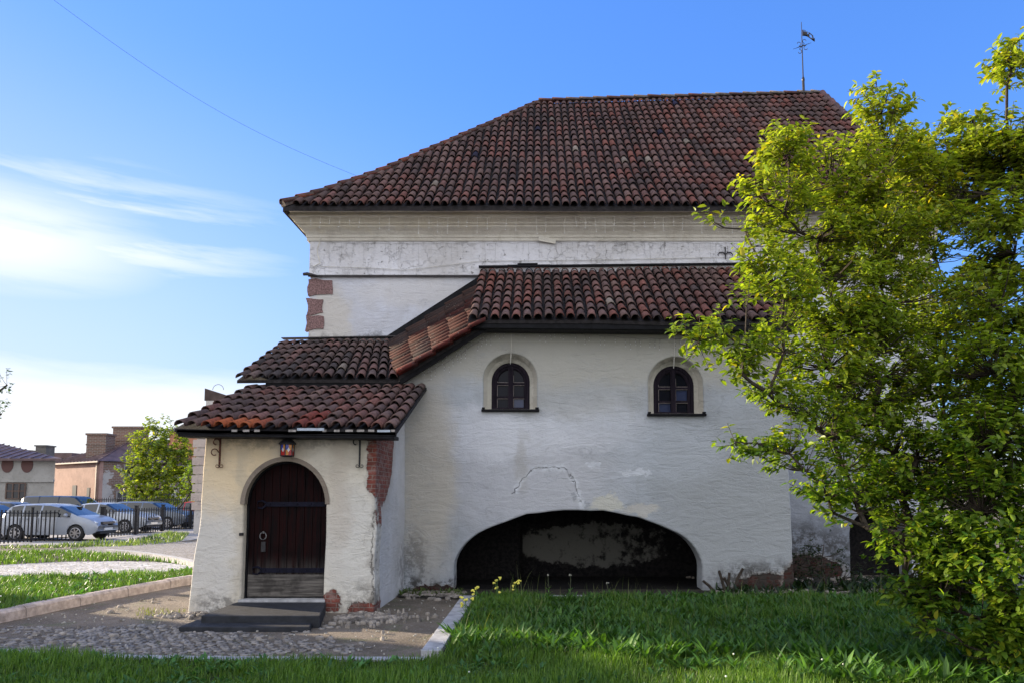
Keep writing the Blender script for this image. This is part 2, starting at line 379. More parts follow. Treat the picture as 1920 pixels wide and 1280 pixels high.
M_PORCH = plaster('porch_plaster', (.74, .68, .57), (.62, .57, .48),
    blobs=[(-4.5, .7, .35, 1.0, (.58, .56, .53), .8, .5), (-2.5, .85, .45, .8, (.62, .60, .56), .9, .5), (-4.25, 2.0, .75, .6, (.78, .60, .36), .75, .6),  # upper-left cream blob paints in warm sunlight reflected onto the porch
           (-2.75, 1.65, .14, .9, (.47, .40, .33), .45, .6), (-4.1, 1.2, .10, 1.2, (.45, .40, .32), .5, .7)],
    cracks=[(.012, crk([(697, 1145), (698, 1080), (699, 1010), (697, 985), (702, 960), (712, 935), (725, 915)], 10.25), False)],
    bricks=[(-2.19, 2.12, .19, .66), (-2.82, .13, .16, .15), (-2.40, .02, .22, .16), (-2.2, 1.45, .06, .32)],
    soot_shade=[(-4.35, .12, .35, .14, .6), (-2.3, .15, .5, .2, .5), (-3.5, 2.35, 1.2, .10, .35)])
M_SIDE = plaster('porch_side_plaster', (.60, .60, .62), (.53, .53, .54),
    bricks=[(10.2, 2.35, 1.35, 1.0), (10.3, .05, .4, .25)], soot_shade=[(12.5, .35, .6, .5, .5)], side=True)
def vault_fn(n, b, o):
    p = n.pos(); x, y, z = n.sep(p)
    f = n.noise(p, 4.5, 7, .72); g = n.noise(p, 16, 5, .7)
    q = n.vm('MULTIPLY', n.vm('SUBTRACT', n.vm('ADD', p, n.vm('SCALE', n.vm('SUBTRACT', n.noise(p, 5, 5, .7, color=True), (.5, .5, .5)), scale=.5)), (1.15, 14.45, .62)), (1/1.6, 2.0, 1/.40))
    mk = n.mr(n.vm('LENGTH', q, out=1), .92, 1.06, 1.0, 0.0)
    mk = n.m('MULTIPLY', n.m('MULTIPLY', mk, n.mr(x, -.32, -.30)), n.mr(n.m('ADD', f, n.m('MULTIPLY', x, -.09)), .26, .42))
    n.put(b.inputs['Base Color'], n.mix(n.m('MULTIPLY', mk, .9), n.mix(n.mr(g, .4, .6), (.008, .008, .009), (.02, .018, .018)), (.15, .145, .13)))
    b.inputs['Roughness'].default_value = .95; b.inputs['Specular IOR Level'].default_value = .1
    n.put(b.inputs['Normal'], n.bump(n.m('ADD', g, f), .02))
M_VAULT = mat('vault_shade', vault_fn)  # near-black base stands in for the deep shade inside
M_GRANITE = simple('red_granite', (.20, .12, .115), .85, .55, 38, .012, 30)
M_VOID = simple('dark_interior', (.01, .01, .011), .9, .2, 4, 0)

def wood(name, c1, c2, vert=True, sc_=1, rough=.85, red=None):
    def fn(n, b, o):
        b.inputs['Specular IOR Level'].default_value = .12
        p = n.pos(); v = n.vm('MULTIPLY', p, (26, 26, 1.6) if vert else (1.6, 26, 26))
        f = n.noise(v, sc_, 6, .7, .3); g = n.noise(p, 3.4, 4, .6)
        c = n.mix(n.mr(f, .35, .65), c1, c2)
        c = n.mix(n.m('MULTIPLY', n.mr(g, .5, .7), .6), c, tuple(q*.35 for q in c1))
        if red:
            x, y, z = n.sep(p)
            c = n.mix(n.m('MULTIPLY', n.mr(z, .42, .78, 1.0, 0.0), n.mr(n.noise(v, .7, 4, .7), .30, .62)), c, red)      # bare grey wood near the threshold
        n.put(b.inputs['Base Color'], c); b.inputs['Roughness'].default_value = rough
        n.put(b.inputs['Normal'], n.bump(f, .004, .8))
    return mat(name, fn)
M_DOOR = wood('dark_red_planks', (.004, .0025, .003), (.014, .0025, .0025), red=(.060, .055, .052))
M_DOORB = wood('weathered_grey_board', (.05, .045, .042), (.16, .145, .13), vert=False)
M_FRAME = wood('dark_painted_frame', (.010, .008, .013), (.026, .019, .028))
M_PUTTY = simple('pale_putty', (.22, .19, .18), .7, .3, 20, .001)
def glass_fn(n, b, o):
    n.put(b.inputs['Base Color'], (.006, .007, .014)); b.inputs['Roughness'].default_value = .12
    b.inputs['Specular IOR Level'].default_value = .12
    n.put(b.inputs['Normal'], n.bump(n.noise(n.pos(), 7, 2), .01, .3))
M_GLASS = mat('old_window_glass', glass_fn)
def glassb(n, b, o):
    n.put(b.inputs['Base Color'], (.025, .035, .09)); b.inputs['Roughness'].default_value = .18
M_GLASSB = mat('bluish_window_glass', glassb)
M_SLAB = simple('dark_stone_step', (.020, .022, .028), .75, .35, 8, .006)
M_CONC = simple('grey_concrete_kerb', (.36, .36, .37), .9, .25, 7, .008, 60)
M_KERB = simple('pinkish_granite_kerb', (.40, .34, .31), .9, .28, 9, .01, 70)

# ------------------------------------------------------------------ the house
H = thing('old_house', (0, 12.5, 0), 'old whitewashed stone house with dark red barrel tile roofs, arched door and vault', 'house')
YP, YA, YM = 10.25, 12.5, 14.5
def wobble(pts, amp=.012, sc_=2.3, seed=0, step=.18):
    out = []
    k = len(pts)
    for i in range(k):
        a = Vector((*pts[i], 0)); b_ = Vector((*pts[(i+1) % k], 0)); n_ = max(1, int((b_-a).length/step))
        for j in range(n_):
            q = a.lerp(b_, j/n_); v = mnoise.noise_vector(Vector((q.x*sc_, q.y*sc_, seed)))
            out.append((q.x+v.x*amp*1.8, q.y+v.y*amp*1.8))
    return out
def arch(xc, hw, z0, zs, rise, n=18, p=2.0):
    out = [(xc-hw, z0)]
    for i in range(n+1):
        a = math.pi*i/n; c_, s_ = -math.cos(a), math.sin(a)
        out.append((xc+hw*math.copysign(abs(c_)**(2/p), c_), zs+rise*abs(s_)**(2/p)))
    out.append((xc+hw, z0)); return out
def slab(name, outer, holes, y0, y1, material, parent, **k):
    bm = bmesh.new()
    for lp in [outer]+holes:
        vs = [bm.verts.new((x, y0, z)) for x, z in lp]
        for i in range(len(vs)): bm.edges.new((vs[i], vs[(i+1) % len(vs)]))
    bmesh.ops.triangle_fill(bm, use_beauty=True, use_dissolve=False, edges=bm.edges[:])
    r = bmesh.ops.extrude_face_region(bm, geom=bm.faces[:])
    for q in r['geom']:
        if isinstance(q, bmesh.types.BMVert): q.co.y = y1
    bmesh.ops.recalc_face_normals(bm, faces=bm.faces)
    me = bpy.data.meshes.new(name); M = parent_world(parent).inverted(); bm.transform(M); bm.to_mesh(me); bm.free()
    me.materials.append(material)
    o = bpy.data.objects.new(name, me); col.objects.link(o); o.parent = parent
    return prop(o, **k)

# main wall: lower part, frieze above the string course
XL, XR = -4.58, 7.85
slab('main_wall', wobble([(XL-.03, -.2), (XR, -.2), (XR, 5.90), (XL+.02, 5.90)], .008),
     [wobble(arch(6.62, .60, -.1, .75, .62), .01)], YM, YM+.55, M_MAIN, H)
mb = MB(); mb.box(XL+.02, XR, YM+.56, 25.4, -.2, 5.9); mb.build('rear_wall', M_MAIN, H)
mb = MB(); mb.box(XL+.0, XR+.02, YM-.035, 25.45, 5.903, 7.05); mb.build('frieze', M_FRIEZE, H)
mb = MB(); mb.box(XL-.015, -1.0, YM-.06, YM-.037, 5.895, 5.93)
mb.tube([(XL-.10, YM-.08, 5.935), (XL-.02, YM-.09, 5.94), (XL+.12, YM-.075, 5.92), (XL+.28, YM-.07, 5.885)], [.03, .035, .02, .008], 8)
mb.build('string_course', M_FLASH, H)
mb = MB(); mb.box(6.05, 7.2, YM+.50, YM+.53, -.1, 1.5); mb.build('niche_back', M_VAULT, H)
# quoins left bare at the corner
for (x0, x1, z0, z1, s_) in ((XL-.02, XL+.47, 5.52, 5.87, 1), (XL-.03, XL+.30, 5.14, 5.47, 2), (XL-.04, XL+.33, 4.83, 5.13, 3)):
    pts = wobble([(x0, z0), (x1, z0+.03), (x1-.02, z1-.03), (x0, z1)], .025, 5, s_, .07)
    slab('quoin_stone', pts, [], YM-.022, YM+.1, M_GRANITE, H)
# cornice swept along the front and the left end
prof = [(.035, 6.62), (.065, 6.625), (.07, 6.68), (.085, 6.69), (.09, 6.74), (.14, 6.80), (.22, 6.86), (.23, 6.895), (.27, 6.90), (.285, 6.935), (.30, 6.94), (.36, 6.99), (.40, 7.02), (.405, 7.085)]
mb = MB(); n_ = len(prof)
for (k0, fn_) in ((0, lambda o_: (XL-o_*.8, 25.4)), (1, lambda o_: (XL-o_*.8, YM-o_)), (2, lambda o_: (XR+.1, YM-o_))):
    mb.v += [(*fn_(o_), z) for o_, z in prof]; mb.c += [(1, 1, 1, 1)]*n_
for s_ in range(2):
    for i in range(n_-1): mb.f.append((s_*n_+i, (s_+1)*n_+i, (s_+1)*n_+i+1, s_*n_+i+1)); mb.mi.append(0); mb.sm.append(False)
mb.build('cornice', M_CORN, H, recalc=False)
mb = MB(); mb.bar((.0, YM-.11, 6.66), (.34, YM-.09, 6.60), .02, .10); mb.build('broken_moulding', M_CORN, H)

# annex wall with arched vault and two windows
W1, W2 = (-.484, 3.03, .455, .30), (2.33, 2.955, .465, .32)
def recess(cx, z0, hw, ri):        # outer opening of a window recess
    return arch(cx, hw, z0, z0+.50, hw)
outer = wobble([(-2.28, -.2), (4.26, -.2), (4.24, 1.0), (4.15, 4.38), (-.95, 4.38), (-2.28, 3.48)], .016)
holes = [wobble(arch(.655, 2.07, -.12, .38, .95, 30), .014, 3), wobble(recess(*W1), .006), wobble(recess(*W2), .006)]
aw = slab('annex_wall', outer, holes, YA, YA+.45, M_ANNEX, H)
aw.modifiers.new('bevel', 'BEVEL').width = .025; aw.modifiers['bevel'].segments = 2; aw.modifiers['bevel'].limit_method = 'ANGLE'; aw.modifiers['bevel'].angle_limit = R(60)
mb = MB(); mb.box(4.16, 4.24, YA+.3, YM-.001, -.2, 4.36); mb.build('annex_side_wall', M_MAIN, H)
mb = MB()
x0, x1, y0, y1, z1 = -1.9, 3.4, YA+.455, YM-.02, 1.75
mb.add([(x0, y0, -.1), (x1, y0, -.1), (x1, y1, -.1), (x0, y1, -.1), (x0, y0, z1), (x1, y0, z1), (x1, y1, z1), (x0, y1, z1)],
       [(3, 2, 6, 7), (0, 3, 7, 4), (2, 1, 5, 6), (4, 7, 6, 5)])
mb.box(-1.9, -.36, YM-.5, YM-.021, -.1, 1.74); mb.add([(-1.45, YA+.12, .012), (2.72, YA+.12, .012), (3.4, y1, .012), (x0, y1, .012)], [(0, 1, 2, 3)])
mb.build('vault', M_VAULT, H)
for wi, (cx, z0, hw, hi) in enumerate((W1, W2)):
    # splayed reveal ring
    o_ = arch(cx, hw+.005, z0, z0+.50, hw+.005, 20); i_ = arch(cx, hi+.03, z0, z0+.50, hi+.03, 20)
    mb = MB(); k = len(o_)
    mb.add([(x, YA+.02, z) for x, z in o_]+[(x, YA+.14, z) for x, z in [(a*.5+c_*.5, b_*.5+d_*.5) for (a, b_), (c_, d_) in zip(o_, i_)]]+[(x, YA+.19, z) for x, z in i_]+[(x, YA+.40, z) for x, z in i_],
           [(r*k+i, (r+1)*k+i, (r+1)*k+i+1, r*k+i+1) for r in range(3) for i in range(k-1)])
    mb.box(cx-hw, cx+hw, YA+.02, YA+.3, z0-.12, z0+.004)
    rv = mb.build('window_reveal', plaster('reveal_plaster_%d' % wi, (.57, .54, .47), (.47, .44, .38), soot_shade=[(cx, z0+.95, .5, .25, .35)]), H)
    # frame with its panes
    yf = YA+.24
    fr = MB()
    def ring(mb_, ho, hn, za, zs, ya, yb, cx=cx):
        a_ = arch(cx, ho, za, zs, ho, 22); b_ = arch(cx, hn, za, zs, hn, 22); k = len(a_)
        mb_.add([(x, ya, z) for x, z in a_]+[(x, ya, z) for x, z in b_]+[(x, yb, z) for x, z in a_]+[(x, yb, z) for x, z in b_],
                [q for i in range(k-1) for q in ((i, i+1, k+i+1, k+i), (k+i, k+i+1, 3*k+i+1, 3*k+i), (i+1, i, 2*k+i, 2*k+i+1))])
    ring(fr, hi+.03, hi-.02, z0, z0+.50, yf-.03, yf+.08); ring(fr, hi-.02, hi-.06, z0+.02, z0+.50, yf, yf+.08)
    ring(fr, hi-.055, hi-.075, z0+.03, z0+.50, yf+.02, yf+.08)
    fr.box(cx-.042, cx+.042, yf-.015, yf+.07, z0+.02, z0+.50+hi-.02); fr.box(cx-.008, cx+.008, yf-.025, yf-.014, z0+.02, z0+.50+hi-.03)
    fr.box(cx-hi, cx+hi, yf-.02, yf+.07, z0, z0+.055)
    for zz in (z0+.235, z0+.47): fr.box(cx-hi+.06, cx+hi-.06, yf+.004, yf+.065, zz-.018, zz+.018)
    win = fr.build('window', M_FRAME, H, label='small arched window at left, blue pane lower right' if wi == 0 else 'small arched window at right, behind the branch tips')
    pu = MB(); gl = MB()
    for sx in (-1, 1):
        xa, xb = sorted((cx+sx*.045, cx+sx*(hi-.065)))
        for j, (za, zb) in enumerate(((z0+.06, z0+.215), (z0+.255, z0+.45), (z0+.49, z0+.5+hi-.09))):
            pu.box(xa, xb, yf+.012, yf+.03, zb-.008 if j < 2 else za, zb if j < 2 else za+.008)
            pu.box(xa, xa+.008, yf+.012, yf+.03, za, zb-.01 if j < 2 else zb-.09 if sx > 0 else zb-.20)
            p_ = MB()
            if j < 2: p_.box(xa, xb, yf+.045, yf+.05, za-.02, zb+.02)
            else:
                pts = [(x, z) for x, z in arch(cx, hi-.05, za-.02, z0+.50, hi-.05, 22) if (x-cx)*sx >= 0]
                pts = ([(cx+sx*.02, za-.02)] if True else [])+(pts if sx > 0 else pts)
                if sx > 0: pts = [(cx+.02, z0+.45+hi)]+[q for q in pts[1:]]+[(cx+.02, za-.02)]
                else: pts = pts[1:]+[(cx-.02, z0+.45+hi), (cx-.02, za-.02)]
                p_.add([(x, yf+.047, z) for x, z in pts], [tuple(range(len(pts)))])
            tilt = .0
            p_.build('pane', M_GLASSB if (wi == 0 and sx > 0 and j == 0) or (wi == 1 and ((sx > 0 and j == 1) or (sx < 0 and j == 0))) else M_GLASS, win,
                     label='bluish reflecting pane' if (wi == 0 and sx > 0 and j == 0) else None)
    pu.build('putty', M_PUTTY, win)
    v_ = MB(); v_.box(cx-hi-.02, cx+hi+.02, YA+.42, YA+.44, z0-.02, z0+.55+hi); v_.build('dark_room', M_VOID, win)
    s_ = MB(); s_.box(cx-hw-.03, cx+hw+.04, YA-.06, YA+.22, z0-.045, z0-.005)
    s_.bar((cx-hw-.02, YA-.05, z0+.012), (cx-hw+.03, YA-.05, z0+.012), .04, .03); s_.bar((cx+hw-.03, YA-.05, z0+.012), (cx+hw+.03, YA-.05, z0+.012), .04, .03)
    s_.build('sill', M_TAR, win, bevel=.006)

# passage block behind the porch, then the porch with its arched door
mb = MB(); mb.box(-4.62, -2.30, YA+.05, YM-.04, -.1, 3.5); mb.build('passage_wall', M_SIDE, H)
DX, DHW, DZ = -3.49, .565, .13
porch = wobble([(-4.79, -.2), (-2.225, -.2), (-2.25, 2.55), (-4.62, 2.55), (-4.66, 1.3)], .018, 2.0, 4)
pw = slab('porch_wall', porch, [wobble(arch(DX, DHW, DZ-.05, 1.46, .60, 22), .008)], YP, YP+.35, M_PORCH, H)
pw.modifiers.new('bevel', 'BEVEL').width = .03; pw.modifiers['bevel'].segments = 3; pw.modifiers['bevel'].limit_method = 'ANGLE'; pw.modifiers['bevel'].angle_limit = R(60)
for (xa, xb, tz) in ((-2.237, -2.262, 2.9), (-4.70, -4.62, 2.9)):
    mb = MB(); nu, nv = 14, 18; vs = []      # a slightly lumpy sheet each
    for i in range(nu+1):
        for j in range(nv+1):
            y = YP+.06+(YA+.03-YP-.06)*i/nu; z = -.15+(2.50+.34*(y-YP))*j/nv
            vs.append((xa+(xb-xa)*j/nv+mnoise.noise(Vector((y*2, z*2, xa)))*.014-.004, y, z))
    mb.add(vs, [(i*(nv+1)+j, (i+1)*(nv+1)+j, (i+1)*(nv+1)+j+1, i*(nv+1)+j+1) for i in range(nu) for j in range(nv)])
    mb.build('porch_side_wall', M_SIDE, H, smooth=True)
# dark relieving arch band round the door head
mb = MB(); a_ = arch(DX, DHW+.05, 1.25, 1.46, .655, 26); b_ = arch(DX, DHW-.01, 1.25, 1.46, .59, 26); k = len(a_)
mb.add([(x, YP-.010, z) for x, z in a_]+[(x, YP-.012, z) for x, z in b_]+[(x, YP+.1, z) for x, z in b_], [(r_*k+i, r_*k+i+1, (r_+1)*k+i+1, (r_+1)*k+i) for r_ in range(2) for i in range(1, k-2)])
mb.build('arch_moulding', plaster('dark_moulding_plaster', (.30, .25, .20), (.22, .18, .15)), H)
door = MB(); npl = 10
aa = arch(DX, DHW+.02, 0, 1.46, .60, 60)
def door_top(x):
    t = max(0, 1-((x-DX)/(DHW+.02))**2); return 1.46+.60*math.sqrt(t)
for i in range(npl):
    xa = DX-DHW-.01+(2*DHW+.02)*i/npl; xb = xa+(2*DHW+.02)/npl-.007; yo = YP+.15+random.uniform(-.003, .003)
    m_ = (xa+xb)/2
    vs = [(xa, yo, .46), (xb, yo, .46), (xb, yo, door_top(xb)), (m_, yo, door_top(m_)), (xa, yo, door_top(xa))]
    door.add(vs+[(x, y+.04, z) for x, y, z in vs], [(0, 1, 2, 3, 4), (9, 8, 7, 6, 5)]+[(i_, (i_+1) % 5+0, (i_+1) % 5+5, i_+5) for i_ in range(5)])
D = door.build('door', M_DOOR, H, recalc=True, label='arched plank door, dark red above and bare grey wood below')
mb = MB(); mb.box(DX-DHW-.01, DX+DHW+.01, YP+.20, YP+.22, .1, 1.75); mb.build('backing', M_VOID, D)
mb = MB(); mb.box(DX-DHW+.035, DX+DHW-.035, YP+.125, YP+.16, DZ+.06, DZ+.36); mb.build('kick_board', M_DOORB, D, bevel=.006)
mb = MB(); ring_o = arch(DX, DHW+.03, DZ-.02, 1.46, .62, 26); ring_i = arch(DX, DHW-.03, DZ-.02, 1.46, .565, 26); k = len(ring_o)
mb.add([(x, YP+.115, z) for x, z in ring_o]+[(x, YP+.115, z) for x, z in ring_i]+[(x, YP+.19, z) for x, z in ring_i], [q for i in range(k-1) for q in ((i, i+1, k+i+1, k+i), (k+i, k+i+1, 2*k+i+1, 2*k+i))])
mb.build('door_frame', M_TAR, D)
for zz, xa in ((1.46, DX-.40), (.55, DX-.44)):
    mb = MB(); mb.box(xa+.08, DX+DHW-.01, YP+.128, YP+.145, zz-.034, zz+.030)
    mb.tube([(xa+.10, YP+.136, zz+.01), (xa+.04, YP+.134, zz+.045), (xa-.02, YP+.134, zz+.035), (xa-.03, YP+.134, zz-.0)], [.018, .014, .011, .006], 6)
    mb.tube([(xa+.10, YP+.136, zz-.01), (xa+.04, YP+.134, zz-.06), (xa-.02, YP+.134, zz-.05), (xa-.02, YP+.134, zz-.02)], [.018, .014, .011, .006], 6)
    for j in range(5): mb.lathe((xa+.15+j*.19, YP+.122, zz), [(.012, 0), (.008, -.006)], 6, 'y')
    mb.build('strap_hinge', simple('blue_black_iron', (.006, .006, .015), .7, .3, 20, .001, spec=.15) if zz > 1 else bpy.data.materials['blue_black_iron'], D)
mb = MB(); cx, cz = DX-.33, 1.02
mb.tube([(cx+.045*math.cos(a), YP+.115, cz+.05*math.sin(a)) for a in [i*math.pi/8 for i in range(17)]], .007, 6)
mb.lathe((cx, YP+.13, cz+.05), [(.02, 0), (.014, -.015)], 8, 'y'); mb.build('door_ring', simple('worn_steel', (.25, .25, .26), .4, .2, 20, 0, metal=1), D)
mb = MB(); mb.box(cx-.03, cx+.03, YP+.135, YP+.148, cz-.22, cz-.08); mb.build('lock_plate', M_IRON, D)
mb = MB(); mb.box(DX-DHW-.045, DX-DHW+.0, YP-.02, YP+.06, 1.03, 1.07); mb.build('latch_catch', M_IRON, D)
# door sill and steps
mb = MB(); mb.box(DX-DHW-.03, DX+DHW+.02, YP-.02, YP+.2, -.1, DZ+.04); mb.build('threshold', M_CONC, H, bevel=.01)
ST = thing('door_steps', (-3.4, 9.6, 0), 'two low dark stone steps before the arched door', 'steps')
for (xa, xb, ya, yb, z0, z1) in ((-4.08, -2.64, 9.12, YP-.01, -.05, .135), (-4.22, -2.68, 8.86, 9.95, -.05, .05)):
    mb = MB(); mb.add([(x, y, z) for z in (z0, z1) for (x, y) in ((xa, ya), (xb, ya), (xb-.25, yb), (xa-.03, yb))], [(3, 2, 1, 0), (4, 5, 6, 7), (0, 1, 5, 4), (1, 2, 6, 5), (2, 3, 7, 6), (3, 0, 4, 7)])
    mb.build('step', M_SLAB, ST, bevel=.012)

# ---- barrel tile roofs
TC = [(.17, .100, .092), (.20, .10, .088), (.14, .095, .09), (.11, .082, .080), (.215, .088, .072), (.155, .108, .098), (.075, .062, .064), (.17, .12, .105)]
def tint(i, j, mode=0):
    c = random.choice(TC); c = tuple(a*.55+b_*.45 for a, b_ in zip(c, (.15, .086, .078))); k = random.uniform(.82, 1.15)
    if mode == 1 and random.random() < .18: c = (.185, .078, .064)
    if mode == 2: c = random.choice(TC[:1]+TC[2:4]+TC[5:7])
    if random.random() < .006: c = (.03, .03, .06)
    if random.random() < .006: c = (.24, .20, .17)
    return (c[0]*k, c[1]*k, c[2]*k, 1)
def tile(mb, a, b, side, nrm, r0=.077, r1=.063, lift=.036, th=.012, c=None, seg=7):
    t = (b-a).normalized(); vs = []
    for (p, r, lf) in ((a, r0, lift), (b, r1, 0.0)):
        for rr in (r, r-th):
            for k in range(seg):
                an = math.pi*(k/(seg-1)); vs.append(p+side*(-math.cos(an)*rr)+nrm*(math.sin(an)*rr*1.12+lf))
    s1, s2, s3 = seg, 2*seg, 3*seg; fs = []
    for k in range(seg-1):
        fs += [(k, k+1, s2+k+1, s2+k), (s1+k+1, s1+k, s3+k, s3+k+1), (k+1, k, s1+k, s1+k+1)]
    fs += [(0, s2, s3, s1), (seg-1, s1+seg-1, s3+seg-1, s2+seg-1)]
    mb.smooth = True; mb.add(vs, fs, c); mb.smooth = False
def tiled(S, U0, U1, V, su=.178, sv=.40, keep=None, mode=0, cfun=None, ends=.05):
    mb = MB(); n_u = int(round((U1-U0)/su)); su = (U1-U0)/n_u
    for i in range(n_u+1):
        u = U0+su*i; joff = random.uniform(-.03, .03)
        for j in range(int(math.ceil(V/sv-.25))):
            v0 = j*sv-.03+(joff if j else 0); v1 = min(V, (j+1)*sv+.04)
            if keep and not keep(u, (v0+v1)/2): continue
            if random.random() < .03: v0 -= random.uniform(.02, .06)
            ua = u+random.uniform(-.014, .014)
            a = S(ua, v0); b = S(u+random.uniform(-.008, .008), v1)
            side = (S(u+.02, v0)-S(u-.02, v0)).normalized(); t = (b-a).normalized(); nrm = side.cross(t).normalized()
            if nrm.z < 0: nrm = -nrm
            side = side-t*side.dot(t)*1.0; side.normalize()
            c = cfun(i, j) if cfun else None
            tile(mb, a+nrm*random.uniform(-.006, .012), b, side, nrm, c=c or tint(i, j, mode))
    return mb
def deck(S, us, vs_, th=.09, inset=0):
    mb = MB(); nu, nv = len(us), len(vs_); vs = []
    for lo in (0, 1):
        for i, u in enumerate(us):
            for v in (vs_(u) if callable(vs_) else vs_):
                p = S(u, v); vs.append(p-Vector((0, 0, .012+th*lo)))
    nv = len(vs_(us[0])) if callable(vs_) else len(vs_); off = nu*nv; fs = []
    for i in range(nu-1):
        for j in range(nv-1):
            q = (i*nv+j, (i+1)*nv+j, (i+1)*nv+j+1, i*nv+j+1); fs += [q, tuple(off+z for z in reversed(q))]
    for i in range(nu-1): fs += [(i*nv, off+i*nv, off+(i+1)*nv, (i+1)*nv), ((i+1)*nv+nv-1, off+(i+1)*nv+nv-1, off+i*nv+nv-1, i*nv+nv-1)]
    for j in range(nv-1): fs += [(j+1, off+j+1, off+j, j), ((nu-1)*nv+j, off+(nu-1)*nv+j, off+(nu-1)*nv+j+1, (nu-1)*nv+j+1)]
    mb.add(vs, fs); return mb
def lin(a, b, n): return [a+(b-a)*i/(n-1) for i in range(n)]

# main roof: profile gently belled at the eaves
PR = [(13.88, 7.12), (14.6, 7.68), (15.7, 8.59), (17.2, 9.98), (18.6, 11.28), (19.8, 12.41)]
arcs = [0]
for (a, b_), (c_, d_) in zip(PR[:-1], PR[1:]): arcs.append(arcs[-1]+math.hypot(c_-a, d_-b_))
VT = arcs[-1]
def prof_at(v):
    if v <= 0: k = 0
    else: k = max(i for i in range(len(arcs)-1) if arcs[i] <= min(v, VT-1e-6))
    t = (v-arcs[k])/(arcs[k+1]-arcs[k]); return PR[k][0]+(PR[k+1][0]-PR[k][0])*t, PR[k][1]+(PR[k+1][1]-PR[k][1])*t
XE, XEr, XRr = -4.93, 8.10, 7.89
def S_front(u, v):
    y, z = prof_at(v); k = (y-13.88)/5.92
    return Vector((u, y, z+k*.24*max(0, u)/7.9+.035*mnoise.noise(Vector((u*.55, v*.5, 2)))))
def hipx(y): return XE*(1-(y-13.88)/5.92)
def hipxr(y): return XEr+(XRr-XEr)*(y-13.88)/5.92
def keep_f(u, v):
    y, _ = prof_at(v); return hipx(y)+.05 < u < hipxr(y)-.02
RF = deck(lambda u, v: S_front(hipx(prof_at(v)[0])*(1-u)+u*hipxr(prof_at(v)[0]), v), lin(0, 1, 14), lin(0, VT, 9)).build('main_roof', M_PAN, H)
tiled(S_front, XE+.08, XEr-.08, VT, keep=keep_f, cfun=lambda i, j: tint(i, j, 1 if i > 34 else 0)).build('roof_tiles', M_TILE, RF)
def S_left(u, v):           # the hip end over the left wall
    y, z = prof_at(v); k = (y-13.88)/5.92
    return Vector((hipx(y), 13.88+11.84*u, z))
def keep_l(u, v):
    y, _ = prof_at(v); k = (y-13.88)/5.92; return k*.5+.01 < u < 1-k*.5-.01
deck(lambda u, v: S_left(((prof_at(v)[0]-13.88)/5.92)*.5*(1-2*u)+u, v)+Vector((-.005, 0, -.01)), lin(0, 1, 8), lin(0, VT, 8)).build('roof_end', M_PAN, RF)
mb = MB()
for i in range(64):
    u = (i+.5)/64
    for j in range(int(VT/.4)+1):
        v0, v1 = j*.4-.03, min(VT, (j+1)*.4+.04)
        if not keep_l(u, (v0+v1)/2): continue
        a, b_ = S_left(u, v0), S_left(u, v1); t = (b_-a).normalized(); side = Vector((0, -1, 0)); nrm = side.cross(t)
        if nrm.z < 0: nrm = -nrm
        tile(mb, a, b_, side, nrm, c=tint(i, j), seg=5)
mb.build('roof_end_tiles', M_TILE, RF)
mb = MB(); mb.add([(0, 19.8, 12.41), (7.89, 19.8, 12.64), (8.1, 25.72, 7.12), (-4.93, 25.72, 7.12), (8.1, 13.88, 7.12)], [(0, 3, 2, 1), (1, 2, 4)]); mb.build('rear_slope', M_PAN, RF)
def caps(pts, r=.10, c=None, name='ridge_tiles', par=None, step=.38, lift=.02):
    mb = MB(); pts = [Vector(p) for p in pts]; L_ = [0]
    for a, b_ in zip(pts[:-1], pts[1:]): L_.append(L_[-1]+(b_-a).length)
    def at_(s_):
        s_ = max(0, min(L_[-1]-1e-5, s_)); k = max(i for i in range(len(L_)-1) if L_[i] <= s_)
        return pts[k].lerp(pts[k+1], (s_-L_[k])/(L_[k+1]-L_[k]))
    s_ = 0
    while s_ < L_[-1]-.1:
        a, b_ = at_(s_-.0), at_(s_+step+.05); t = (b_-a).normalized(); side = t.cross(Vector((0, 0, 1))).normalized(); nrm = side.cross(t)
        if nrm.z < 0: nrm = -nrm
        tile(mb, a+nrm*(lift+random.uniform(-.008, .008)), b_+nrm*lift, side, nrm, r0=r, r1=r*.85, lift=.02, c=c(0, 0) if c else tint(0, 0)); s_ += step
    mb.build(name, M_TILE, par)
hl = [Vector((hipx(y), y, z)) for y, z in PR]
mb = MB()
for a, b_ in zip(hl[:-1], hl[1:]): mb.bar(a+Vector((-.01, -.01, .04)), b_+Vector((-.01, -.01, .04)), .14, .12)
mb.build('hip_bedding', simple('old_mortar', (.10, .075, .065), .9, .3, 8, .01), RF)
caps(hl, .085, lambda i, j: random.choice([(.20, .07, .05, 1), (.15, .06, .05, 1), (.10, .05, .045, 1)]), 'hip_tiles', RF)
grey = lambda i, j: random.choice([(.16, .14, .13, 1), (.12, .09, .085, 1), (.10, .05, .045, 1)])
caps([(0, 19.8, 12.43), (3, 19.8, 12.53), (7.89, 19.8, 12.67)], .10, grey, 'ridge_tiles', RF)
caps([Vector((hipxr(y), y, z+.24*(y-13.88)/5.92)) for y, z in reversed(PR)], .10, None, 'right_hip_tiles', RF)
mb = MB(); mb.box(XE+.05, XEr-.05, 13.93, 14.46, 7.072, 7.09); mb.build('soffit', M_CORN, RF)

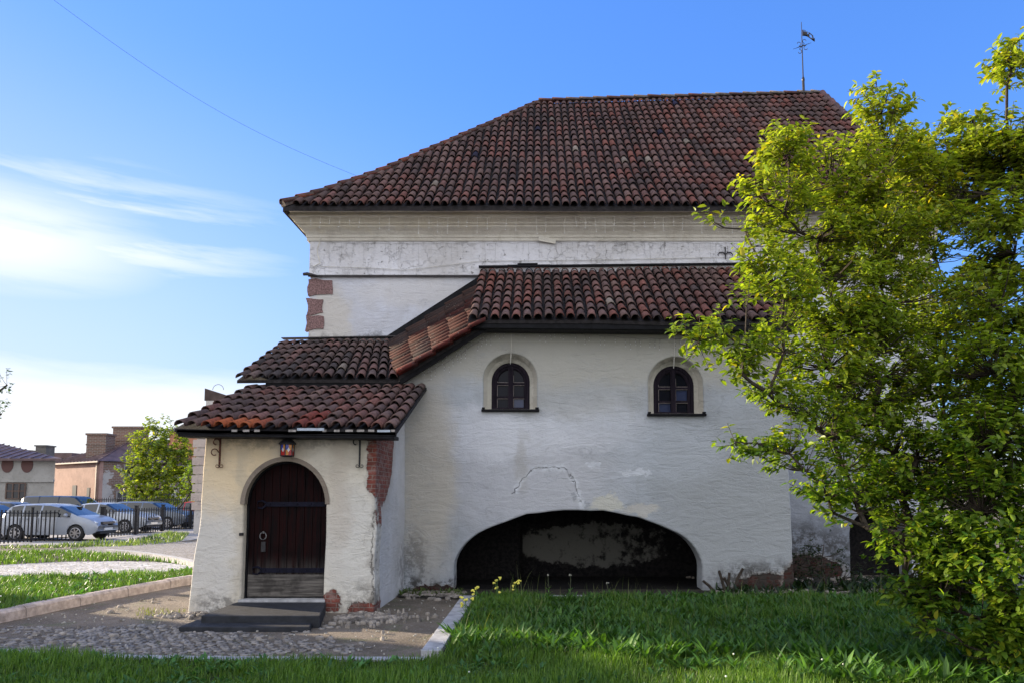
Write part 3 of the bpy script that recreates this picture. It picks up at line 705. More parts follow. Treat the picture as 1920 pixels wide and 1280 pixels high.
# annex roof
AE0, AE1, AT0, AT1 = Vector((-1.17, 12.08, 4.475)), Vector((4.36, 12.08, 4.42)), Vector((-1.17, YM-.06, 5.985)), Vector((4.36, YM-.06, 6.05))
AV = (AT0-AE0).length
def S_annex(u, v):
    t = (u+1.17)/5.53; k = v/AV; a = AE0.lerp(AE1, t); b_ = AT0.lerp(AT1, t)
    p = a.lerp(b_, k); p.z += .012*math.sin(u*2.1+v); return p
RA = deck(S_annex, lin(-1.17, 4.36, 6), lin(0, AV, 4), .05).build('annex_roof', M_PAN, H)
tiled(S_annex, -1.09, 4.30, AV, su=.180, sv=.33, cfun=lambda i, j: tint(i, j, 1)).build('roof_tiles', M_TILE, RA)
mb = MB(); mb.bar(AE0+Vector((.04, .03, -.09)), AE1+Vector((0, .03, -.09)), .03, .10); mb.bar(AE0+Vector((.05, .20, -.12)), AE1+Vector((-.1, .20, -.12)), .30, .06)
mb.build('fascia', M_TAR, RA)
mb = MB(); mb.bar(AT0+Vector((-.02, -.0, .10)), AT1+Vector((0, 0, .10)), .14, .03); mb.bar(AT0+Vector((.75, .0, .145)), AT0+Vector((1.15, 0, .15)), .05, .06)
mb.bar(AT0+Vector((.55, .0, .13)), AT0+Vector((1.4, 0, .135)), .05, .03)
mb.build('wall_flashing', M_TAR, RA)
# passage roof
ME0, ME1, MT0, MT1 = Vector((-5.02, 12.22, 3.50)), Vector((-2.33, 12.22, 3.50)), Vector((-5.02, YM-.06, 4.56)), Vector((-2.78, YM-.06, 4.60))
MV = (MT0-ME0).length
def S_mid(u, v):
    t = (u+5.02)/2.69; k = v/MV; a = ME0.lerp(ME1, t); b_ = MT0.lerp(MT1, t); p = a.lerp(b_, k); p.z += .01*math.sin(u*3); return p
RM = deck(S_mid, lin(-5.02, -2.33, 4), lin(0, MV, 4), .05).build('passage_roof', M_PAN, H)
tiled(S_mid, -4.95, -2.42, MV, su=.181, sv=.36, cfun=lambda i, j: tint(i, j, 2)).build('roof_tiles', M_TILE, RM)
mb = MB(); mb.bar((-4.55, 12.30, 3.42), (-2.3, 12.30, 3.42), .12, .09); mb.build('fascia', M_TAR, RM)
mb = MB(); mb.bar(MT0+Vector((-.04, 0, .085)), MT1+Vector((.05, 0, .085)), .16, .018); mb.build('wall_flashing', M_FLASH, RM)
# porch roof
PE0, PE1, PT0, PT1 = Vector((-4.86, 9.86, 2.475)), Vector((-1.90, 9.86, 2.44)), Vector((-4.86, 12.46, 3.38)), Vector((-1.90, 12.46, 3.40))
PV = (PT0-PE0).length
def S_porch(u, v):
    t = (u+4.86)/2.96; k = v/PV; a = PE0.lerp(PE1, t); b_ = PT0.lerp(PT1, t); p = a.lerp(b_, k); p.z += .012*math.sin(u*2.3+1); return p
RP = deck(S_porch, lin(-4.86, -1.90, 5), lin(0, PV, 4), .05).build('porch_roof', M_PAN, H)
def pc(i, j):
    if j == 0 and i in (3, 4, 5): return (.34, .10, .045, 1)  # orange tint paints in sunlight on these eave tiles
    if j == 0 and i in (2, 6): return (.25, .075, .045, 1)
    if j in (0, 1) and i in (9, 10): return (.22, .058, .045, 1)
    return tint(i, j, 0)
tiled(S_porch, -4.78, -1.98, PV, su=.176, sv=.40, cfun=pc).build('roof_tiles', M_TILE, RP)
mb = MB(); mb.bar(PE0+Vector((.02, .02, -.045)), PE1+Vector((0, .02, -.045)), .04, .06); mb.bar(PE0+Vector((.04, .18, -.085)), PE1+Vector((-.03, .18, -.085)), .34, .05)
mb.build('eaves_board', M_TAR, RP, bevel=.008)
M_EDGE = simple('bleached_metal_edge', (.30, .275, .26), .6, .5, 14, .002); M_ZINC = simple('pale_blue_zinc', (.42, .48, .56), .45, .2, 14, .001)
for i in range(15):
    x = -4.1+i*.152
    if random.random() < .6: mb = MB(); mb.box(x, x+random.uniform(.05, .11), 9.855, 9.862, 2.425, 2.455); mb.build('bare_metal_edge', M_EDGE, RP)
for x0, x1, z0, z1 in ((-3.22, -2.86, 2.44, 2.475), (-2.15, -1.98, 2.42, 2.45)): mb = MB(); mb.box(x0, x1, 9.84, 9.853, z0, z1); mb.build('gutter_sheet', M_ZINC, RP)
# stair roof, tiles running up to the right
SFB, SFT, SBT, SBB = at(748, 704, 12.2), at(912, 603, 12.2), at(900, 532, YM-.06), at(733, 641, YM-.06)
SV = (SFT-SFB).length
def S_stair(u, v):
    k = v/SV; return SFB.lerp(SFT, k).lerp(SBB.lerp(SBT, k), u)
RS = deck(S_stair, lin(0, 1, 4), lin(0, SV*1.02, 4), .06).build('stair_roof', M_PAN, H)
mb = MB(); redt = [(.060, .021, .018, 1), (.046, .018, .016, 1), (.070, .027, .022, 1), (.032, .016, .015, 1)]
for i in range(13):
    u = .02+i*.073
    for j in range(5):
        v0 = j*.36-.02+random.uniform(-.02, .02); v1 = min(SV*1.0, v0+.43)
        a, b_ = S_stair(u, v0), S_stair(u, v1); side = (S_stair(u-.05, v0)-S_stair(u+.05, v0)).normalized(); t = (b_-a).normalized(); nrm = side.cross(t).normalized()
        if nrm.z < 0: nrm = -nrm
        tile(mb, a, b_, side, nrm, r0=.078, r1=.066, c=random.choice(redt if i < 9 else [(.045, .03, .028, 1), (.06, .035, .03, 1)]))
mb.build('roof_tiles', M_TILE, RS)
mb = MB(); off = Vector((0, -.09, -.03))
for j in range(5):
    k0, k1 = j/5, (j+1.12)/5; a, b_ = SFB.lerp(SFT, k0)+off, SFB.lerp(SFT, min(1, k1))+off
    tile(mb, a, b_, Vector((0, -1, 0)), Vector((0, -.5, .85)).normalized(), r0=.10, r1=.085, c=random.choice([(.12, .024, .02, 1), (.08, .02, .018, 1)]))
mb.build('verge_tiles', M_TILE, RS)
mb = MB(); mb.bar(SFB+Vector((.02, .03, -.10)), SFT+Vector((0, .03, -.10)), .05, .08)
mb.build('barge_board', M_TAR, RS)
mb = MB(); mb.bar(SBB+Vector((-.02, -.0, .05)), SBT+Vector((0, 0, .05)), .06, .17); mb.build('wall_flashing', M_TAR, RS)

# iron brackets beside the door, wall anchor
def curl(c, r, a0, a1, n=14, shrink=.6):
    return [Vector((c[0]+r*(1-shrink*i/n)*math.cos(a0+(a1-a0)*i/n), c[1], c[2]+r*(1-shrink*i/n)*math.sin(a0+(a1-a0)*i/n))) for i in range(n+1)]
for (px, rust) in ((413, 1), (675, 0)):
    b0 = at(px, 812, YP-.06); x = b0.x
    mb = MB(); mb.bar((x, YP-.05, 2.42), (x, YP-.05, 2.0), .022, .022); mb.tube([(x, YP-.05, 2.02), (x-.005, YP-.05, 1.96)], [.014, .008], 6)
    mb.bar((x, YP-.05, 2.36), (x, YP-.35, 2.42), .03, .03)
    mb.tube([(x, YP-.05, 1.98)]+curl((x+.03, YP-.05, 1.985), .028, math.pi, 3*math.pi, 10), .005, 5)
    mb.tube([(x, YP-.05, 1.98)]+curl((x-.03, YP-.05, 1.985), .028, 0, -2*math.pi, 10), .005, 5)
    mb.tube([(x, YP-.05, 2.28)]+curl((x-.05, YP-.06, 2.31), .05, 0, 1.5*math.pi, 12, .3), .009, 5)
    if rust: mb.tube([(x, YP-.05, 2.16)]+curl((x-.07, YP-.06, 2.17), .05, .2, 1.7*math.pi, 12, .2), .008, 5)
    mb.build('iron_bracket', M_RUST if rust else M_IRON, H, label='rusty scrolled bracket left of the door' if rust else 'dark scrolled bracket right of the door')
f0 = at(1360, 478, YM-.07); mb = MB()
mb.tube([f0+Vector((0, 0, -.09)), f0+Vector((0, 0, .16))], [.01, .012], 6)
for s_ in (-1, 1): mb.tube([f0, f0+Vector((s_*.05, 0, .05)), f0+Vector((s_*.11, 0, .045)), f0+Vector((s_*.15, 0, .0)), f0+Vector((s_*.13, 0, -.03))], [.008, .014, .014, .01, .005], 6)
mb.build('wall_anchor', M_IRON, H)
#PART2
# ------------------------------------------------------------------ ground, paving, kerbs
def earth_fn(n, b, o):
    p = n.pos(); f = n.noise(p, 1.3, 6, .65); g = n.noise(p, 22, 6, .75); h_ = n.vor(p, 38)
    c = n.mix(n.mr(f, .38, .62), (.115, .092, .068), (.19, .155, .12))
    c = n.mix(n.m('MULTIPLY', n.mr(n.noise(p, 2.1, 5, .7), .54, .66), .55), c, (.085, .10, .04))
    c = n.mix(n.mr(n.noise(p, 60, 2), .62, .70), c, (.36, .34, .30))
    n.put(b.inputs['Base Color'], n.mix(n.m('MULTIPLY', n.mr(g, .5, .7), .6), c, (.09, .08, .065)))
    b.inputs['Roughness'].default_value = .95; n.put(b.inputs['Normal'], n.bump(n.m('ADD', g, n.m('MULTIPLY', h_, .4)), .02))
M_EARTH = mat('bare_earth', earth_fn)
def cobble_mat(name, scale, ca, cb, joint, amt=.025):
    def fn(n, b, o):
        p = n.vm('MULTIPLY', n.pos(), (1, 1.25, 1)); p2 = n.vm('ADD', p, n.vm('SCALE', n.noise(p, 4, 3, color=True), scale=.10))
        e = n.vor(p2, scale, 'DISTANCE_TO_EDGE'); cc = n.vor(p2, scale, 'F1', 'Color')
        k = n.mr(e, .02, .16); r = n.sep(cc)[0]
        c = n.mix(r, ca, cb); c = n.mix(n.m('MULTIPLY', n.mr(n.noise(p, 30, 4, .7), .45, .65), .35), c, tuple(q*.6 for q in ca))
        dirt = n.mr(n.noise(p, 1.0, 5, .65), .50, .66)
        c = n.mix(n.m('MAXIMUM', n.m('SUBTRACT', 1.0, k), n.m('MULTIPLY', dirt, .7)), c, joint)
        n.put(b.inputs['Base Color'], c); b.inputs['Roughness'].default_value = .7
        n.put(b.inputs['Normal'], n.bump(n.m('SQRT', k), amt))
    return mat(name, fn)
M_COB = cobble_mat('cobble_paving', 9, (.25, .24, .235), (.42, .40, .38), (.15, .13, .10))
M_COBW = cobble_mat('pale_cobble_paving', 8, (.46, .46, .47), (.66, .66, .68), (.24, .23, .21))
M_STONE = simple('worn_cobblestone', (.20, .18, .16), .75, .5, 5, .004, 60)
M_RUB = simple('broken_rubble', (.24, .21, .18), .9, .6, 5, .01, 50)
M_ASPH = simple('pale_dusty_asphalt', (.30, .29, .28), .9, .15, 2, .004, 80)
M_SOIL = simple('dark_soil', (.028, .024, .017), .95, .5, 5, .02, 40)

def sheet(name, polys, z, material, kind='structure', nx=None):
    mb = MB()
    for pl in polys: mb.add([(q[0], q[1], z if len(q) < 3 else q[2]) for q in pl], [tuple(range(len(pl)))])
    return mb.build(name, material, kind=kind)
# one ground sheet to the horizon, falling a little towards the car park
mb = MB(); ys = [-60, -20, 0, 4, 8, 12, 16, 21, 23, 25, 27, 29, 40, 80, 200, 700, 1800]; xs = [-1800, -400, -80, -40, -20, -10, 0, 10, 20, 60, 400, 1800]
mb.v = [(x, y, gz(y)-.012) for y in ys for x in xs]; mb.c = [(1, 1, 1, 1)]*len(mb.v); k = len(xs)
mb.f = [(j*k+i, j*k+i+1, (j+1)*k+i+1, (j+1)*k+i) for j in range(len(ys)-1) for i in range(k-1)]; mb.mi = [0]*len(mb.f); mb.sm = [False]*len(mb.f)
mb.build('ground', M_EARTH, kind='structure')
sheet('car_park', [[(-70, 25.5, gz(25.5)+.0), (-14, 25.5, gz(25.5)+.0), (-14, 29, -.246), (-70, 29, -.246)], [(-70, 29, -.246), (-14, 29, -.246), (-14, 56, -.246), (-70, 56, -.246)]], 0, M_ASPH)
sheet('yard_paving', [[(-12, 18.6, .002), (-4.9, 15.2, .002), (-4.9, 21, .002), (-13.5, 21, .002)], [(-13.5, 21, .002), (-4.9, 21, .002), (-4.9, 29, -.245), (-16, 29, -.245)]], .002, M_COB)
# curved granite kerb round the left lawn: bottom line measured on the ground
kb = [G(-260, 1216), G(-120, 1188), G(0, 1166), G(100, 1144), G(200, 1123), G(300, 1104), G(365, 1092)]
kb = [Vector((q.x, q.y, 0)) for q in kb]; kb.append(kb[-1]+Vector((.75, 1.2, 0)))
def polyline(pts, step):
    L_ = [0]
    for a, b_ in zip(pts[:-1], pts[1:]): L_.append(L_[-1]+(b_-a).length)
    n_ = max(1, int(L_[-1]/step)); out = []
    for i in range(n_+1):
        s_ = L_[-1]*i/n_; k_ = max(q for q in range(len(L_)-1) if L_[q] <= s_+1e-9); out.append(pts[k_].lerp(pts[k_+1], (s_-L_[k_])/(L_[k_+1]-L_[k_])))
    return out
def smooth(pts, it=2):
    for _ in range(it):
        q = [pts[0]]
        for a, b_ in zip(pts[:-1], pts[1:]): q += [a.lerp(b_, .25), a.lerp(b_, .75)]
        pts = q+[pts[-1]]
    return pts
kbs = smooth(kb); kl = polyline(kbs, .085)
KH = .135
mb = MB(); seg = 12
for s_ in range(0, len(kl)-1, seg):
    pts = kl[s_:s_+seg+1]; vs = []
    if len(pts) < 3: break
    jz = random.uniform(-.008, .008)
    for i, p in enumerate(pts):
        q = pts[min(i+1, len(pts)-1)]-pts[max(i-1, 0)]; nrm = Vector((-q.y, q.x, 0)).normalized()
        if i == 0: p = p+q.normalized()*.008
        if i == len(pts)-1: p = p-q.normalized()*.008
        wv = mnoise.noise(p*3)*.008
        for (o_, z) in ((-.01, -.1), (.0, KH-.035+jz), (.025, KH-.008+jz), (.05, KH+jz), (.15, KH+jz), (.16, -.1)): vs.append(p+nrm*(o_+wv)+Vector((0, 0, z+wv*.5)))
    n6 = 6; k = len(pts)
    mb.add(vs, [(i*n6+j, (i+1)*n6+j, (i+1)*n6+j+1, i*n6+j+1) for i in range(k-1) for j in range(n6-1)]+[tuple(range(6)), tuple(reversed(range((k-1)*6, k*6)))])
mb.build('kerb', M_KERB, kind='structure', recalc=True)
kin = [p+Vector((-.10, .06, 0)) for p in kbs]
path_near = [G(x, y, .09) for x, y in ((-420, 1098), (-200, 1094), (0, 1084), (100, 1079), (200, 1076.5), (300, 1073), (345, 1069), (362, 1065))]
path_far = [G(x, y, .09) for x, y in ((362, 1062), (330, 1057), (290, 1053), (220, 1052), (120, 1053), (0, 1059), (-200, 1066), (-420, 1074))]
lawnA = [(p.x, p.y) for p in kin]+[(-5.4, 15.6)]+[(p.x, p.y) for p in reversed(path_near)]
sheet('left_lawn_soil', [[(x, y) for x, y in lawnA]], .095, M_SOIL)
sheet('curved_path', [[(p.x, p.y) for p in path_near+path_far]], .10, M_COBW)
lawnB = [(p.x, p.y) for p in reversed(path_far)]+[(p.x, p.y) for p in [G(x, y, .09) for x, y in ((300, 1049), (240, 1040), (150, 1034), (60, 1033), (-100, 1037), (-420, 1046))]]
sheet('far_lawn_soil', [lawnB], .092, M_SOIL)
ec = smooth([G(x, y, 0) for x, y in ((200, 1037), (270, 1043), (330, 1053), (372, 1064))])
mb = MB()
for a, b_ in zip(ec[:-1], ec[1:]): mb.bar(a+Vector((0, 0, .05)), b_+Vector((0, 0, .05)), .16, .14)
mb.build('path_edging', M_CONC, kind='structure')
# flush strip in front, and the concrete edging of the right lawn
fr_ = smooth([G(x, y, 0) for x, y in ((-200, 1196), (-60, 1212), (40, 1222), (180, 1229), (380, 1233), (800, 1234))])
mb = MB(); k = len(fr_); dn = [(fr_[min(i+1, k-1)]-fr_[max(i-1, 0)]).normalized() for i in range(k)]; nn = [Vector((q.y, -q.x, 0)) for q in dn]
mb.add([p+Vector((0, 0, .02)) for p in fr_]+[p+n_*.14+Vector((0, 0, .02)) for p, n_ in zip(fr_, nn)]+[p+n_*.14+Vector((0, 0, -.1)) for p, n_ in zip(fr_, nn)]+[p+Vector((0, 0, -.1)) for p in fr_],
       [(i, i+1, k+i+1, k+i) for i in range(k-1)]+[(k+i, k+i+1, 2*k+i+1, 2*k+i) for i in range(k-1)]+[(i+1, i, 3*k+i, 3*k+i+1) for i in range(k-1)])
mb.build('front_kerb', M_CONC, kind='structure', recalc=True)
mb = MB()
EX = -1.17
for i in range(4): mb.box(EX, EX+.20, 7.52+i*.98, 7.52+i*.98+.972, -.1, .055+.004*(i % 2))
for i in range(9): mb.box(EX+.006+i*.98*1.0, EX+i*.98+.97, 11.44, 11.60, -.1, .045+.005*(i % 2))
mb.build('lawn_edging', M_CONC, kind='structure', bevel=.008)
sheet('front_lawn_soil', [[(p.x, p.y-.12) for p in fr_]+[(-1.1, 7.4), (9, 7.4), (9, 3), (-9, 3)], [(EX+.19, 7.4), (EX+.19, 11.5), (9, 11.5), (9, 7.4)]], .004, M_SOIL)
sheet('wall_foot_soil', [[(-1.0, 11.6), (8, 11.6), (8, 14.6), (-1.0, 14.6)], [(-2.2, 11.7), (-1.0, 11.5), (-1.0, 12.6), (-2.3, 12.6)]], .006, M_SOIL)
# real cobbles before the door
def stones(name, pts, rmin, rmax, hgt, material, parent=None, **k):
    base = []; nseg = 9
    for ring_, (rr, zz) in enumerate(((1, -.5), (.96, .35), (.72, .82), (.3, 1.0))):
        for j in range(nseg): base.append((rr*math.cos(2*math.pi*j/nseg), rr*math.sin(2*math.pi*j/nseg), zz))
    base = np.array(base); fc = [(r*nseg+j, r*nseg+(j+1) % nseg, (r+1)*nseg+(j+1) % nseg, (r+1)*nseg+j) for r in range(3) for j in range(nseg)]
    fc = np.array(fc); V = []; Fs = []
    for i, (x, y, z) in enumerate(pts):
        r = rng.uniform(rmin, rmax); a = rng.uniform(0, 6.28); sx, sy = r*rng.uniform(.85, 1.35), r*rng.uniform(.65, 1.0)
        jit = 1+rng.uniform(-.16, .16, (nseg,)); J = np.tile(jit, 4)
        q = base.copy(); q[:, 0] *= sx*J; q[:, 1] *= sy*J; q[:, 2] *= hgt*rng.uniform(.6, 1.1); q[:, 2] += q[:, 0]*rng.uniform(-.1, .1)
        V.append(np.c_[q[:, 0]*math.cos(a)-q[:, 1]*math.sin(a)+x, q[:, 0]*math.sin(a)+q[:, 1]*math.cos(a)+y, q[:, 2]+z]); Fs.append(fc+i*len(base))
    return np_mesh(name, np.vstack(V), np.vstack(Fs), material, smooth=True, **k)
pts = []; y = 7.58; r_ = 0
while y < 9.9:
    x = -6.8+(r_ % 2)*.07
    while x < -1.5:
        xx, yy = x+rng.uniform(-.022, .022), y+rng.uniform(-.02, .02)
        dens = mnoise.noise(Vector((xx*.7, yy*1.1, 3)))+.55-max(0, yy-9.0)*1.3-max(0, (xx+2.3))*1.1-max(0, -5.2-xx)*.5
        if rng.random() < dens*2.2 and not (-4.25 < xx < -2.66 and yy > 8.86): pts.append((xx, yy, -.004))
        x += .125
    y += .098; r_ += 1
stones('cobblestones', pts, .040, .056, .013, M_STONE, kind='stuff')
pts = [(-2.25+rng.normal(0, .35), 9.75+rng.normal(0, .22), 0) for _ in range(260)]+[(rng.uniform(-2.15, -1.2), 12.25-abs(rng.normal(0, .28)), 0) for _ in range(220)]+[(-4.75+rng.normal(0, .2), 10.0+rng.normal(0, .12), -.005) for _ in range(60)]
pts += [(rng.uniform(2.8, 6.2), rng.uniform(11.9, 12.45) if rng.random() < .7 else rng.uniform(12.4, 14.3), .02) for _ in range(260)]
pts += [(rng.uniform(-6, -1.3), rng.uniform(7.7, 11.5), -.004) for _ in range(60)]
pts = [q for q in pts if not (-4.25 < q[0] < -2.62 and 8.8 < q[1])]
stones('rubble', pts, .012, .055, .035, M_RUB, kind='stuff')
pts = [(rng.uniform(-6.6, -1.2), rng.uniform(7.6, 11.6), 0.0) for _ in range(240)]
stones('gravel', pts, .005, .014, .012, simple('pale_gravel', (.34, .32, .28), .8, .3, 4, 0), kind='stuff')

# ------------------------------------------------------------------ plants
def leaf_mat(name, trans=.5, rough=.5, spec=.35):
    m_ = bpy.data.materials.new(name); m_.use_nodes = True; n = NT(m_.node_tree)
    a = n.n('ShaderNodeAttribute'); a.attribute_name = 'tint'
    b = n.n('ShaderNodeBsdfPrincipled'); b.inputs['Roughness'].default_value = rough; b.inputs['Specular IOR Level'].default_value = spec
    n.L(a.outputs[0], b.inputs['Base Color'])
    t = n.n('ShaderNodeBsdfTranslucent'); n.put(t.inputs[0], n.mix(1.0, a.outputs[0], (1.45, 1.55, .5), 'MULTIPLY'))
    mx = n.n('ShaderNodeMixShader'); mx.inputs[0].default_value = trans; n.L(b.outputs[0], mx.inputs[1]); n.L(t.outputs[0], mx.inputs[2])
    n.L(mx.outputs[0], n.n('ShaderNodeOutputMaterial').inputs[0]); return m_
M_GRASS = leaf_mat('grass_blades', .35, .5); M_LEAF = leaf_mat('tree_leaves', .5, .42, .4)
M_BARK = simple('dark_bark', (.045, .034, .026), .85, .5, 30, .006, 60)
def unit(a): return a/np.maximum(1e-9, np.linalg.norm(a, axis=1, keepdims=True))
def leaves_mesh(name, P_, D_, Nn, L_, W_, tintc, material, curl=.25, **k):
    """P_ base points, D_ direction along the leaf, Nn upper-side normal; seven points, folded on the midrib"""
    n = len(P_); D_ = unit(D_); S_ = unit(np.cross(D_, Nn)); U_ = unit(np.cross(S_, D_)); L_ = L_[:, None]; W_ = W_[:, None]
    tip = P_+D_*L_-U_*L_*curl*.9; mid = P_+D_*L_*.5-U_*L_*curl*.12
    l1 = P_+D_*L_*.30+S_*W_*.46+U_*W_*.14; l2 = P_+D_*L_*.70+S_*W_*.40+U_*W_*.10-U_*L_*curl*.4
    r1 = P_+D_*L_*.30-S_*W_*.46+U_*W_*.14; r2 = P_+D_*L_*.70-S_*W_*.40+U_*W_*.10-U_*L_*curl*.4
    V = np.stack([P_, l1, l2, tip, r2, r1, mid], 1).reshape(-1, 3)
    b = (np.arange(n)*7)[:, None]
    Fq = np.concatenate([b+np.array([[0, 6, 2, 1]]), b+np.array([[6, 3, 2, 2]])[:, [0, 1, 2, 2]], b+np.array([[0, 5, 4, 6]])], 1).reshape(-1, 4)
    Fq = np.concatenate([b+np.array([[0, 6, 2, 1]]), b+np.array([[0, 5, 4, 6]])], 1).reshape(-1, 4)
    F3 = np.concatenate([b+np.array([[6, 3, 2]]), b+np.array([[6, 4, 3]])], 1).reshape(-1, 3)
    me = bpy.data.meshes.new(name); par = k.pop('parent', None)
    if par is not None: V = V-np.array(parent_world(par).translation)
    me.vertices.add(len(V)); me.vertices.foreach_set('co', V.astype(np.float32).ravel())
    nl = Fq.size+F3.size; me.loops.add(nl); me.loops.foreach_set('vertex_index', np.concatenate([Fq.ravel(), F3.ravel()]).astype(np.int32))
    nf = len(Fq)+len(F3); me.polygons.add(nf)
    me.polygons.foreach_set('loop_start', np.concatenate([np.arange(len(Fq))*4, len(Fq)*4+np.arange(len(F3))*3]).astype(np.int32))
    me.polygons.foreach_set('loop_total', np.concatenate([np.full(len(Fq), 4), np.full(len(F3), 3)]).astype(np.int32))
    me.update(calc_edges=True)
    ca = me.color_attributes.new('tint', 'FLOAT_COLOR', 'POINT'); ca.data.foreach_set('color', np.repeat(tintc, 7, 0).astype(np.float32).ravel())
    me.materials.append(material)
    o = bpy.data.objects.new(name, me); col.objects.link(o); o.parent = par
    return prop(o, **k)
def cols(n, a, b_, sp=.25):
    t = rng.random((n, 1)); c = np.array(a)*(1-t)+np.array(b_)*t; c = c*rng.uniform(1-sp, 1+sp, (n, 1))
    return np.c_[c, np.ones(n)]
def in_poly(x, y, poly):
    r = np.zeros(len(x), bool); j = len(poly)-1
    for i in range(len(poly)):
        xi, yi = poly[i]; xj, yj = poly[j]
        r ^= ((yi > y) != (yj > y)) & (x < (xj-xi)*(y-yi)/(yj-yi+1e-12)+xi); j = i
    return r
def scatter(poly, dens, clump=.5, sc_=1.2):
    xs_ = [p[0] for p in poly]; ys_ = [p[1] for p in poly]; A = (max(xs_)-min(xs_))*(max(ys_)-min(ys_)); n = int(A*dens)
    x = rng.uniform(min(xs_), max(xs_), n); y = rng.uniform(min(ys_), max(ys_), n)
    vis = np.abs(x+.23*0) < 1e9; xl, xr = -.76*y-.3, .69*y+.4; vis = (x > xl) & (x < xr)
    m_ = in_poly(x, y, poly) & vis; x, y = x[m_], y[m_]
    nz = np.array([mnoise.noise(Vector((a*sc_, b_*sc_, 5))) for a, b_ in zip(x, y)]) if len(x) else np.zeros(0)
    keep_ = rng.random(len(x)) < (1-clump)+clump*(nz+.6)
    return x[keep_], y[keep_], nz[keep_]
def grass(name, poly, z0, dens, h0, h1, wid, ca, cb, clump=.4, **k):
    x, y, nz = scatter(poly, dens, clump); n = len(x)
    a = rng.uniform(0, 2*math.pi, n); lean = rng.uniform(.05, .65, n); H_ = rng.uniform(h0, h1, n)*(1+.7*nz)
    d_ = np.c_[np.cos(a), np.sin(a)]; w_ = rng.uniform(.6, 1.3, n)*wid; s_ = np.c_[-d_[:, 1], d_[:, 0]]
    P_ = []
    for t, ww in ((0, 1.0), (.4, .9), (.75, .6), (1.0, .06)):
        off = (lean*H_*t**2)[:, None]*d_; z = z0+H_*t*(1-.25*lean*t)
        for sg in (-1, 1): P_.append(np.c_[x+off[:, 0]+sg*s_[:, 0]*w_*ww/2, y+off[:, 1]+sg*s_[:, 1]*w_*ww/2, z])
    V = np.stack(P_, 1).reshape(-1, 3); b = (np.arange(n)*8)[:, None]
    Fq = np.concatenate([b+np.array([[0, 1, 3, 2]]), b+np.array([[2, 3, 5, 4]]), b+np.array([[4, 5, 7, 6]])], 1).reshape(-1, 4)
    c = cols(n, ca, cb, .3); c[:, :3] *= (1+.35*nz)[:, None]
    return np_mesh(name, V, Fq, M_GRASS, tint=np.repeat(c, 8, 0), **k)
def broad(name, poly, z0, dens, l0, l1, ca, cb, up=(.6, 1.4), per=6, wr=.22, clump=.8, **k):
    x, y, nz = scatter(poly, dens, clump, .9); n = len(x)*per
    x = np.repeat(x, per)+rng.normal(0, .012, n); y = np.repeat(y, per)+rng.normal(0, .012, n)
    a = rng.uniform(0, 2*math.pi, n); e = rng.uniform(*up, n); L_ = rng.uniform(l0, l1, n)
    D_ = np.c_[np.cos(a)*np.cos(e), np.sin(a)*np.cos(e), np.sin(e)]; Nn = np.c_[-np.cos(a)*np.sin(e), -np.sin(a)*np.sin(e), np.cos(e)]+rng.normal(0, .25, (n, 3))
    return leaves_mesh(name, np.c_[x, y, np.full(n, z0)], D_, Nn, L_, L_*rng.uniform(wr*.7, wr*1.3, n), cols(n, ca, cb, .3), M_GRASS, .3, **k)
front = [(p.x, p.y-.15) for p in fr_]+[(-1.0, 7.38), (7, 7.38), (7, 5.2), (-7, 5.2)]
right = [(EX+.24, 7.38), (EX+.24, 11.46), (8.5, 11.46), (8.5, 7.38)]
GA, GB = (.040, .10, .012), (.135, .23, .028)
grass('front_grass', front, 0, 3200, .06, .13, .007, GA, GB, kind='stuff')
grass('right_lawn_grass', right, 0, 2600, .06, .15, .008, GA, GB, kind='stuff')
broad('lawn_weeds', right, 0, 170, .09, .19, (.030, .085, .018), (.09, .19, .03), (.75, 1.4), 6, .20, kind='stuff')
broad('front_weeds', front, 0, 70, .06, .14, (.04, .12, .035), (.09, .21, .05), (.3, 1.1), 7, .32, kind='stuff')
broad('tall_weeds', [(-1, 8.0), (-1, 8.6), (5, 7.0), (5, 6.0), (3, 6.0)], 0, 60, .14, .27, (.035, .10, .02), (.09, .19, .03), (.7, 1.35), 6, .18, clump=.6, kind='stuff')
grass('left_lawn_grass', lawnA, .09, 900, .05, .13, .011, (.045, .105, .015), (.11, .19, .032), kind='stuff')
broad('left_lawn_weeds', lawnA, .09, 26, .07, .15, (.05, .14, .03), (.10, .22, .05), (.3, 1.2), 7, .35, kind='stuff')
grass('far_lawn_grass', lawnB, .09, 260, .06, .13, .02, (.05, .11, .02), (.11, .18, .035), kind='stuff')
ver = [(-16.9, 22.2), (-13.6, 24.2), (-13.2, 27.6), (-15.4, 33), (-16.4, 33), (-15.0, 27), (-16.2, 25.2), (-18.5, 23.2)]
grass('fence_verge_grass', ver, -.15, 120, .08, .18, .03, (.08, .13, .04), (.15, .20, .07), kind='stuff')
grass('tall_stems', right+[(EX+.24, 6.3)][:0], 0, 14, .24, .42, .005, (.10, .15, .04), (.26, .26, .12), .5, kind='stuff')
# tufts growing along the joints and the foot of the walls
grass('kerb_tufts', [(-5.2, 9.6), (-4.8, 10.1), (-4.8, 10.3), (-5.6, 10.6)], 0, 500, .02, .06, .008, (.10, .12, .04), (.16, .17, .06), kind='stuff')
broad('wall_foot_weeds', [(-2.2, 11.9), (-1.15, 11.7), (-1.2, 12.45), (-2.2, 12.45)], .0, 90, .05, .13, (.06, .11, .03), (.13, .16, .05), (.2, 1.3), 6, .22, clump=.3, kind='stuff')
broad('dark_wall_weeds', [(2.8, 11.7), (7, 11.7), (7, 14.2), (2.8, 12.4)], .0, 40, .08, .22, (.012, .028, .010), (.03, .06, .02), (.3, 1.4), 6, .2, clump=.3, kind='stuff')
